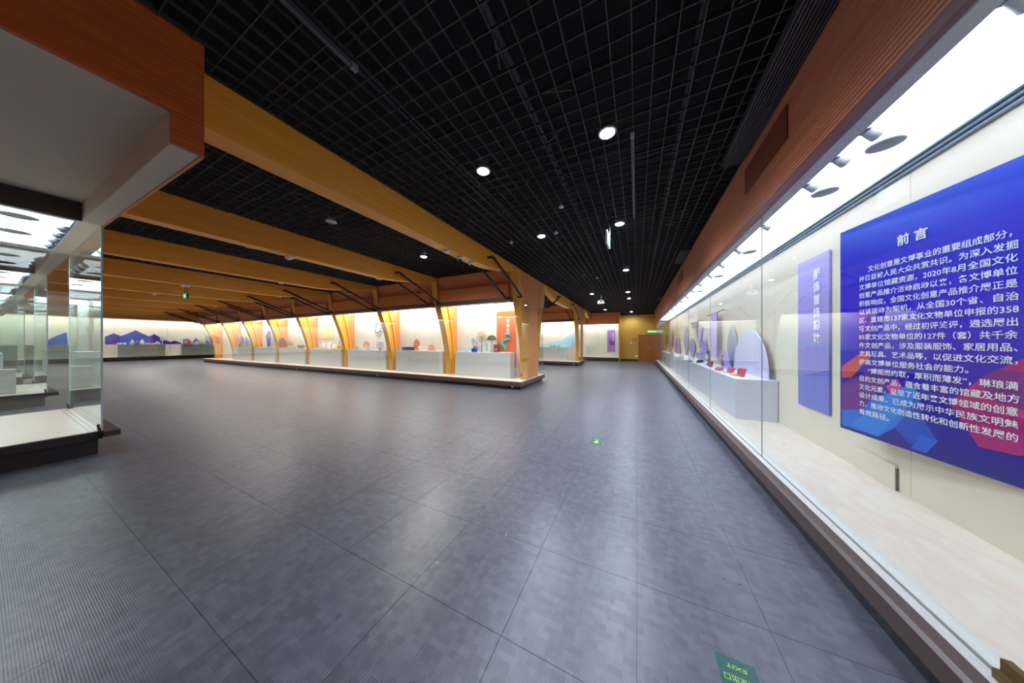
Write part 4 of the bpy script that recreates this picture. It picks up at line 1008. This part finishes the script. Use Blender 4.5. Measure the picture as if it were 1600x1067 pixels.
# sixth bay
ax = onY(419, 540, 8.5).x
t = thing('violet_board', 'tall violet faceted board with deep blue foot in sixth bay', 'board', (ax, 8.5, IP))
a = onY(419, 515, 8.5); b_ = onY(419, 528, 8.5); W_ = .36
MB().prism([(ax, 8.5, a.z), (ax - W_, 8.5, (a.z + IP) / 2 + .12), (ax - W_ * .7, 8.5, b_.z), (ax + W_ * .8, 8.5, b_.z + .05), (ax + W_, 8.5, (a.z + b_.z) / 2 + .08)], (0, .03, 0)).build('upper_facet', colm((142, 130, 200)), t)
MB().prism([(ax - W_ * .7, 8.5, b_.z - .003), (ax + W_ * .8, 8.5, b_.z + .047), (ax + W_ * .7, 8.5, IP + .06), (ax - W_ * .3, 8.5, IP)], (0, .03, 0)).build('lower_facet', colm((64, 60, 196)), t)
ileaf('blue_leaf_board', 'small deep blue leaf board right of the tall violet board', 'ornament', 430, 527, 1.7, (70, 72, 180), kind='ell', py_bot=534, stem=True)
ileaf('maroon_cushion_board', 'maroon oval cushion display near the fifth column', 'cushion', 441, 527.5, 6, (176, 110, 122), kind='ell', y=8.3)
for q, (px, c, lb) in enumerate(((412, (232, 192, 130), 'tiny amber'), (421, (120, 200, 170), 'tiny mint green'), (426, (222, 160, 130), 'tiny salmon'))):
    a = onY(px, 540, 8.36); t = thing('small_jar', lb + ' jar on the sixth bay pedestal', 'jar', (a.x, 8.36, IP))
    MB().lathe((a.x, 8.36, IP), [(.05, 0), (.07, .04), (.05, .08)], 10).build('body', colm(c), t, True); MB().lathe((a.x, 8.36, IP + .08), [(.04, 0), (.01, .03)], 8).build('lid', colm(c), t, True)
# seventh bay
ileaf('pink_arch_board', 'pink arch board in the seventh bay by its column', 'board', 371, 520, 4, (214, 170, 180), kind='drop', y=8.5)
for q, px in enumerate((379, 385.5, 392)):  # pale grey reflections, built as solid arc shapes
    ileaf('grey_arc_reflection', '%s pale grey reflected arc from the left in the seventh bay' % ORD[q], 'board', px, 524 + q, 2.8, (206, 204, 210), kind='half', y=8.38 + .08 * q)

# ------------------------------------------------------------------ FAR ISLAND BAY, ALCOVE CASE
dy2 = YC2 - YC1
t = thing('display_pedestal', 'long white pedestal in the near bay of the far island', 'pedestal', (-5.3, 8.5 + dy2, .27))
box(-6.75, 8.3 + dy2, .27, -4.35, 8.68 + dy2, 1.18).build('pedestal_body', M_PED, t); box(-6.76, 8.29 + dy2, 1.18, -4.34, 8.69 + dy2, 1.2).build('pedestal_top', M_WHITEP, t)
yw2 = YC2 - .2
t = thing('mountain_print', 'pale blue mountain silhouette print on the far island wall', 'print', (-5, yw2 - .01, 1.2))
MB().prism([(-6.5, yw2 - .001, 1.2), (-3.8, yw2 - .001, 1.2), (-3.8, yw2 - .001, 2.25), (-4.2, yw2 - .001, 2.1), (-4.7, yw2 - .001, 1.75), (-5.3, yw2 - .001, 1.6), (-6.0, yw2 - .001, 1.42), (-6.5, yw2 - .001, 1.35)], (0, -.006, 0)).build('print', art_mat('mtn_print', None, [(0, (150, 208, 232)), (1, (172, 214, 240))], z0=1.2, z1=2.2), t)
for q, px in enumerate((861, 866, 873)):
    a = onY(px, 541, 8.45 + dy2); s = thing('dark_teapot', '%s little grey teapot from the left on the far island pedestal' % ORD[q], 'teapot', (a.x, a.y, 1.2), 'teapots on the far island')
    MB().lathe((a.x, a.y, 1.2), [(.05, 0), (.09, .05), (.08, .1), (.03, .13), (.015, .16)], 12).build('body', colm((130, 128, 130)), s, True)
    MB().tube([(a.x + .07, a.y, 1.25), (a.x + .15, a.y, 1.33)], .012, 5).build('spout', colm((130, 128, 130)), s)
# alcove case at the far wall
ac = thing('alcove_showcase', 'white wall case with purple banner beside the far mustard wall', 'showcase', (-6, 22.8, 0))
XA0, XA1 = -16.0, -1.25
box(XA0, 22.4, 0, XA1, 23.28, .18).build('plinth', M_DARK, ac)
box(XA0, 22.34, .18, XA1, 23.28, .3).build('nosing', M_BROWN, ac)
box(XA0, 22.38, .3, XA1 - .02, 23.2, .31).build('display_deck', M_DECK, ac)
xx = XA1 - .03
while xx > XA0: box(max(XA0, xx - 2.4) + .004, 23.2, .31, xx, 23.25, 3.1).build('back_board', M_WALLW, ac); xx -= 2.404
box(XA1 - .06, 22.4, .31, XA1, 23.2, 3.1).build('side_board', M_WALLW, ac)
box(XA0, 22.5, 3.02, XA1 - .1, 23.1, 3.05).build('light_panel', M_LF, ac)
box(XA0, 22.4, 3.06, XA1, 23.28, 3.1).build('case_ceiling', M_SOFFIT, ac)
xx = XA1 - .003
while xx > XA0: box(max(XA0, xx - 2.4) + .004, 22.405, .31, xx, 22.415, 3.02).build('glass_pane', M_GLASS, ac); xx -= 2.404
struct(box(XA0, 22.36, 3.0, XA1, 22.44, 3.95).build('trim_%d' % n_tr, M_ORANGE)); n_tr += 1
struct(box(XL, 22.9, 0, XA0, 23.3, 3.99).build('trim_%d' % n_tr, M_ORANGE)); n_tr += 1
struct(box(XA1 - .04, 22.3, 0, XA1 + .02, 23.3, 3.95).build('trim_%d' % n_tr, M_MUSTARD)); n_tr += 1
a = onY(949, 515.5, 23.17); b_ = onY(961, 549.5, 23.17)
bn = thing('section_banner', 'small purple vertical banner in the far alcove case', 'banner', ((a.x + b_.x) / 2, 23.18, b_.z))
box(a.x, 23.17, b_.z, b_.x, 23.198, a.z).build('banner_board', colm((168, 120, 206)), bn)
box(a.x + (b_.x - a.x) * .3, 23.166, b_.z + .35 * (a.z - b_.z) - .1, a.x + (b_.x - a.x) * .92, 23.17, b_.z + .55 * (a.z - b_.z)).build('printed_block', colm((120, 70, 170)), bn)
for k, ch in enumerate("文具玩具"):
    text_mesh(ch, .16, (a.x + (b_.x - a.x) * .62, 23.164, a.z - .38 - k * .18), (1, 0, 0), (0, 0, 1), WHITE_INK, bn, bold=.02)
t = thing('display_pedestal', 'tall slim white pedestal at left inside the alcove case', 'pedestal', (onY(921, 550, 22.9).x, 22.8, .31)); ax = t.location.x
box(ax - .25, 22.6, .31, ax + .2, 23.0, 1.18).build('pedestal_body', M_PED, t)
tag(MB().lathe((ax, 22.8, 1.18), [(.07, 0), (.09, .15), (.04, .3), (.07, .55), (.02, .62)], 12).build('white_figurine', M_WHITEP, smooth=True), 'white figurine on the slim alcove pedestal', 'figurine')
# signs on the mustard wall
t = thing('exit_sign', 'green wall exit sign above the double door', 'sign', (1.1, Y1 - .05, 2.29))
box(.76, Y1 - .06, 2.29, 1.44, Y1 - .01, 2.48).build('housing', M_WHITEP, t)
box(.77, Y1 - .065, 2.30, 1.43, Y1 - .06, 2.47).build('sign_face', M_GREEN, t)
text_mesh("安全出口 EXIT", .12, (.80, Y1 - .068, 2.34), (1, 0, 0), (0, 0, 1), emis('sign_white', (235, 255, 240), 1.6), t, bold=.01, width=.60)
def wsign(name, label, cat, px0, py0, px1, py1, c):
    a, b_ = onY(px0, py0, Y1 - .02), onY(px1, py1, Y1 - .02)
    t = thing(name, label, cat, ((a.x + b_.x) / 2, Y1 - .02, b_.z))
    box(a.x, Y1 - .03, b_.z, b_.x, Y1 - .001, a.z).build('plate', colm(c), t)
    box(a.x + (b_.x - a.x) * .2, Y1 - .033, b_.z + (a.z - b_.z) * .35, b_.x - (b_.x - a.x) * .2, Y1 - .03, b_.z + (a.z - b_.z) * .65).build('print', M_WHITEP, t)
wsign('red_notice', 'small red notice plate on mustard wall', 'notice', 988.5, 529, 994.5, 531, (150, 30, 24))
wsign('fire_notice', 'white and red fire notice below the red plate', 'notice', 991, 534, 994.5, 539, (206, 90, 80))
wsign('switch_plate', 'white switch plate left of fire notice', 'switch', 984.5, 534.5, 988, 537, (226, 220, 206))
wsign('wall_socket_plate', 'white socket low on mustard wall beside the door', 'socket', 991.5, 555, 997, 558, (226, 220, 200))

# ------------------------------------------------------------------ CEILING FITTINGS
LIT = [(-0.30, 3.10), (-1.91, 3.05), (-1.92, 5.5), (-0.31, 5.6), (-0.32, 9.3), (-0.38, 13.45), (-1.99, 13.2), (-5.32, 5.41), (-2.1, 20.3), (-2.14, 23.0), (-0.38, 15.5), (-0.39, 22.4)]
LIT += [(-11.9, 4.6), (-15.2, 4.6), (-18.6, 4.6), (-22.0, 4.6), (-25.3, 4.6), (-28.7, 4.6), (-32.0, 5.5)]  # added lamps between the left beams, there to brighten that side
OFF = [(-5.31, 2.99), (-8.54, 2.95), (-8.49, 5.3)]
LB = ['bright ceiling spotlight above the right aisle, largest of all', 'bright ceiling spotlight left of the largest one', 'ceiling spotlight in the left row above the first strut', 'ceiling spotlight behind the hanging exit sign', 'ceiling spotlight in the right row halfway down the corridor', 'brilliant corridor spotlight before the pair of far lamps', 'small ceiling spotlight in the left row of the corridor', 'ceiling spotlight between first and second beams', 'tiny ceiling lamp far down the left row', 'tiniest ceiling lamp beside the far wall in the left row', 'ceiling lamp just beyond the brilliant corridor spotlight', 'far ceiling lamp above the mustard wall'] + ['added fill spotlight between the %s and %s beams, at left' % (ORD[q], ORD[q + 1]) for q in range(2, 9)]
for k, (x, y) in enumerate(LIT):
    t = thing('ceiling_spotlight', LB[k], 'spotlight', (x, y, 3.92), 'lit ceiling spotlights')
    MB().lathe((x, y, 3.945), [(.084, .0), (.098, .004), (.098, .012), (.08, .014), (.08, .11)], 24).build('housing', M_WHITEP, t, True)
    MB().lathe((x, y, 3.936), [(.062, 0), (.078, .008)], 24).build('lens', M_LENS, t)
    l = bpy.data.lights.new('spot_lamp', 'SPOT'); l.energy = E_SPOT * (.45 if y > 20 else .5 if y < 4 else 1.15); l.spot_size = math.radians(155); l.spot_blend = .8; l.shadow_soft_size = .05; l.color = (.76, .85, 1) if x > -4 else (1, .94, .88)
    lo = bpy.data.objects.new('spot_lamp', l); COL.objects.link(lo); lo.parent = t; lo.location = (0, 0, -.02)
for k, (x, y) in enumerate(OFF):
    t = thing('ceiling_downlight', ['unlit round downlight between the first and second beams', 'unlit round downlight between second and third beams, nearer', 'unlit round downlight between second and third beams, near the islands'][k], 'downlight', (x, y, 3.92))
    MB().lathe((x, y, 3.90), [(.08, .0), (.095, .004), (.095, .012), (.07, .014), (.07, .12)], 20).build('housing', M_WHITEP, t, True)
    MB().lathe((x, y, 3.893), [(.06, 0), (.072, .006)], 20).build('lens', colm((170, 176, 180)), t)
# track rails
for k, (x, ya, yb) in enumerate(((-.045, 3.24, 5.35), (-2.17, -1.0, 1.42))):
    t = thing('ceiling_track', ['thin dark lighting track below the grid above the aisle', 'dark lighting track at upper left of the grid'][k], 'track', (x, (ya + yb) / 2, 3.93))
    box(x - .018, ya, 3.915, x + .018, yb, 3.958).build('rail', mat('track_grey', (86, 86, 90), .4, .3), t)
    box(x - .02, yb - .04 if k else ya - .02, 3.91, x + .02, yb + .01 if k else ya + .02, 3.959).build('end_cap', colm((130, 130, 134)), t)
# hanging exit sign over the corridor
t = thing('hanging_exit_sign', 'hanging green exit sign seen nearly edge-on below the corridor ceiling', 'exit sign', (-.5, 5.6, 3.5))
d = Vector((.035, 1, 0)).normalized(); n_ = Vector((d.y, -d.x, 0)); c0 = Vector((-.50, 5.45, 3.50))
def slab(c, hl, z0, z1, th, off):
    return MB().prism([c - d * hl + n_ * off + Vector((0, 0, z0)), c + d * hl + n_ * off + Vector((0, 0, z0)), c + d * hl + n_ * off + Vector((0, 0, z1)), c - d * hl + n_ * off + Vector((0, 0, z1))], n_ * th)
slab(c0, .21, 0, .24, -.035, 0).build('housing', M_WHITEP, t)
slab(c0, .195, .015, .225, .004, 0).build('sign_face', M_GREEN, t)
slab(c0, .05, .05, .19, .003, .004).build('running_figure', emis('sign_white', (235, 255, 240), 1.6), t)
for q in (-.15, .15): MB().tube([c0 + d * q + Vector((0, 0, .24)), c0 + d * q + Vector((0, 0, .45))], .006, 5).build('hanging_rod', M_BLACKM, t)
# exit sign hanging from a beam, far left
bx_ = -3.45 - SP * 3 - .13
p = onX(290.5, 440, bx_)
t = thing('hanging_exit_sign', 'small green exit sign hanging from a beam at left', 'exit sign', (p.x, p.y, 3.1))
box(p.x - .13, p.y - .07, 3.44, p.x + .13, p.y + .07, 3.495).build('bracket', M_WHITEP, t)
for q in (-.1, .1): MB().tube([(p.x + q, p.y, 3.2), (p.x + q, p.y, 3.44)], .006, 5).build('hanging_rod', M_BLACKM, t)
sgn = box(p.x - .16, p.y - .02, 3.04, p.x + .16, p.y + .02, 3.22).build('housing', M_BLACKM, t)
box(p.x - .15, p.y - .024, 3.05, p.x + .15, p.y - .02, 3.21).build('sign_face', M_GREEN, t)
MB().prism([(p.x - .05, p.y - .026, 3.08), (p.x + .03, p.y - .026, 3.13), (p.x - .05, p.y - .026, 3.18)], (0, .002, 0)).build('arrow', emis('sign_white', (235, 255, 240), 1.6), t)
# cameras / detectors on the beams
def detector(label, k, y, name='smoke_detector', cat='detector'):
    x = -3.45 - SP * k - .13
    t = thing(name, label, cat, (x, y, 3.44))
    dz = .40 * (max(0, 1 - (7.62 - y) / 2.4)) ** 1.7
    if name == 'smoke_detector':
        MB().lathe((x, y, 3.45 + dz), [(.05, 0), (.07, .015), (.07, .05)], 16).build('body', M_WHITEP, t, True)
    elif name == 'dome_camera':
        MB().lathe((x, y, 3.44 + dz), [(.07, 0), (.075, .02), (.075, .06)], 16).build('housing', M_WHITEP, t, True)
        MB().lathe((x, y, 3.40 + dz), [(.015, 0), (.04, .012), (.05, .04)], 14).build('dome', M_BLACKM, t, True)
    else:
        box(x - .11, y - .05, 3.44 + dz, x + .11, y + .05, 3.497 + dz).build('body', M_WHITEP, t, bevel=.006); box(x - .08, y - .03, 3.425 + dz, x + .08, y + .03, 3.44 + dz).build('lamp', colm((220, 222, 226)), t)
def yy_at(px, k): return onX(px, 400, -3.45 - SP * k - .13).y
detector('white smoke detector under the first beam', 0, yy_at(698, 0))
detector('first white dome camera under the first beam', 0, yy_at(719, 0), 'dome_camera', 'camera')
detector('second white dome camera under first beam, nearer to its column', 0, yy_at(737, 0), 'dome_camera', 'camera')
detector('white emergency lamp under the second beam', 1, yy_at(453, 1), 'emergency_lamp', 'lamp')
detector('white dome camera under the second beam near the strut', 1, yy_at(592, 1), 'dome_camera', 'camera')
detector('white smoke detector under the third beam', 2, yy_at(439, 2))
detector('white dome camera under the third beam', 2, yy_at(544, 2), 'dome_camera', 'camera')
detector('white emergency lamp under the fifth beam at left', 4, yy_at(241, 4), 'emergency_lamp', 'lamp')
detector('white dome camera under the fourth beam', 3, yy_at(436, 3), 'dome_camera', 'camera')
detector('white smoke detector under sixth beam', 5, yy_at(338, 5))
# pendant projector far down the corridor
t = thing('ceiling_projector', 'white projector hanging from the corridor ceiling far ahead', 'projector', (-1.65, 14.0, 3.5))
MB().tube([(-1.65, 14.0, 3.72), (-1.65, 14.0, 3.96)], .02, 8).build('pole', M_WHITEP, t)
MB().prism([(-1.82, 13.85, 3.55), (-1.48, 13.85, 3.55), (-1.53, 13.85, 3.72), (-1.77, 13.85, 3.72)], (0, .3, 0)).build('body', M_WHITEP, t)
MB().lathe((-1.65, 13.84, 3.6), [(.03, 0), (.03, .05)], 10).build('lens', M_BLACKM, t)
for k, (px, py) in enumerate(((877, 322), (799, 378), (869, 363), (933, 434), (912, 430))):
    r = ray(px, py); kk = (3.93 - CAM_H) / r[2]
    x, y = r[0] * kk, r[1] * kk
    t = thing('sprinkler_head', ['small white sprinkler near the left bright spotlight', 'bell-shaped white sprinkler above the first column', 'small white sprinkler right of the third spotlight', 'faint sprinkler far along the corridor ceiling', 'flat reddish detector under corridor grid'][k], 'sprinkler', (x, y, 3.9))
    MB().lathe((x, y, 3.9), [(.03, 0), (.045, .01), (.02, .04), (.015, .06)], 12).build('rosette', M_WHITEP if k < 4 else colm((150, 110, 100)), t, True)

# ------------------------------------------------------------------ FLOOR SIGNS
def floor_sign(label, x0, y0, w_, h, name):
    t = thing('floor_exit_sticker', label, 'floor sign', (x0 + w_ / 2, y0 + h / 2, 0))
    box(x0, y0, .0004, x0 + w_, y0 + h, .0018).build('sticker', mat('sticker_green', (28, 92, 88), .35), t)
    ink = mat('sticker_yellow', (178, 226, 96), .4)
    Rr, Uu = (-1, 0, 0), (0, -1, 0)
    X1, Y1_ = x0 + w_, y0 + h
    # seen from the far side: arrow at its head end (towards camera), words at the foot
    text_mesh("安全出口", .034, (X1 - .02, Y1_ - .105 + .02, .002), Rr, Uu, ink, t, width=w_ - .04, bold=.01)
    text_mesh("EXIT", .026, (X1 - .04, Y1_ - .035, .002), Rr, Uu, ink, t, width=w_ * .5, bold=.01)
    cx = x0 + w_ / 2
    MB().prism([(cx - .02, Y1_ - .13, .0018), (cx + .02, Y1_ - .13, .0018), (cx + .022, y0 + .09, .0018), (cx + .06, y0 + .10, .0018), (cx, y0 + .03, .0018), (cx - .06, y0 + .10, .0018), (cx - .022, y0 + .09, .0018)], (0, 0, .0006)).build('arrow', ink, t)
floor_sign('green exit arrow sticker on the floor at mid aisle', -.66, 4.2, .16, .30, 'a')
floor_sign('green exit sticker on the floor at the bottom of view, partly cut off', .36, 1.36, .16, .30, 'b')
for k, (px, py) in enumerate(((1131, 905), (1156, 913), (791, 836), (683, 879))):
    r = ray(px, py); kk = -CAM_H / r[2]
    tag(MB().lathe((r[0] * kk, r[1] * kk, 0.0002), [(.006, 0), (.004, .002)], 8).build('floor_speck', colm((50, 50, 56) if k < 2 else (220, 220, 220))), ['dark speck on the floor, left of its pair', 'dark speck on floor nearer to the right ledge', 'white crumb on the floor at centre', 'white crumb on the floor left of centre'][k], 'speck')
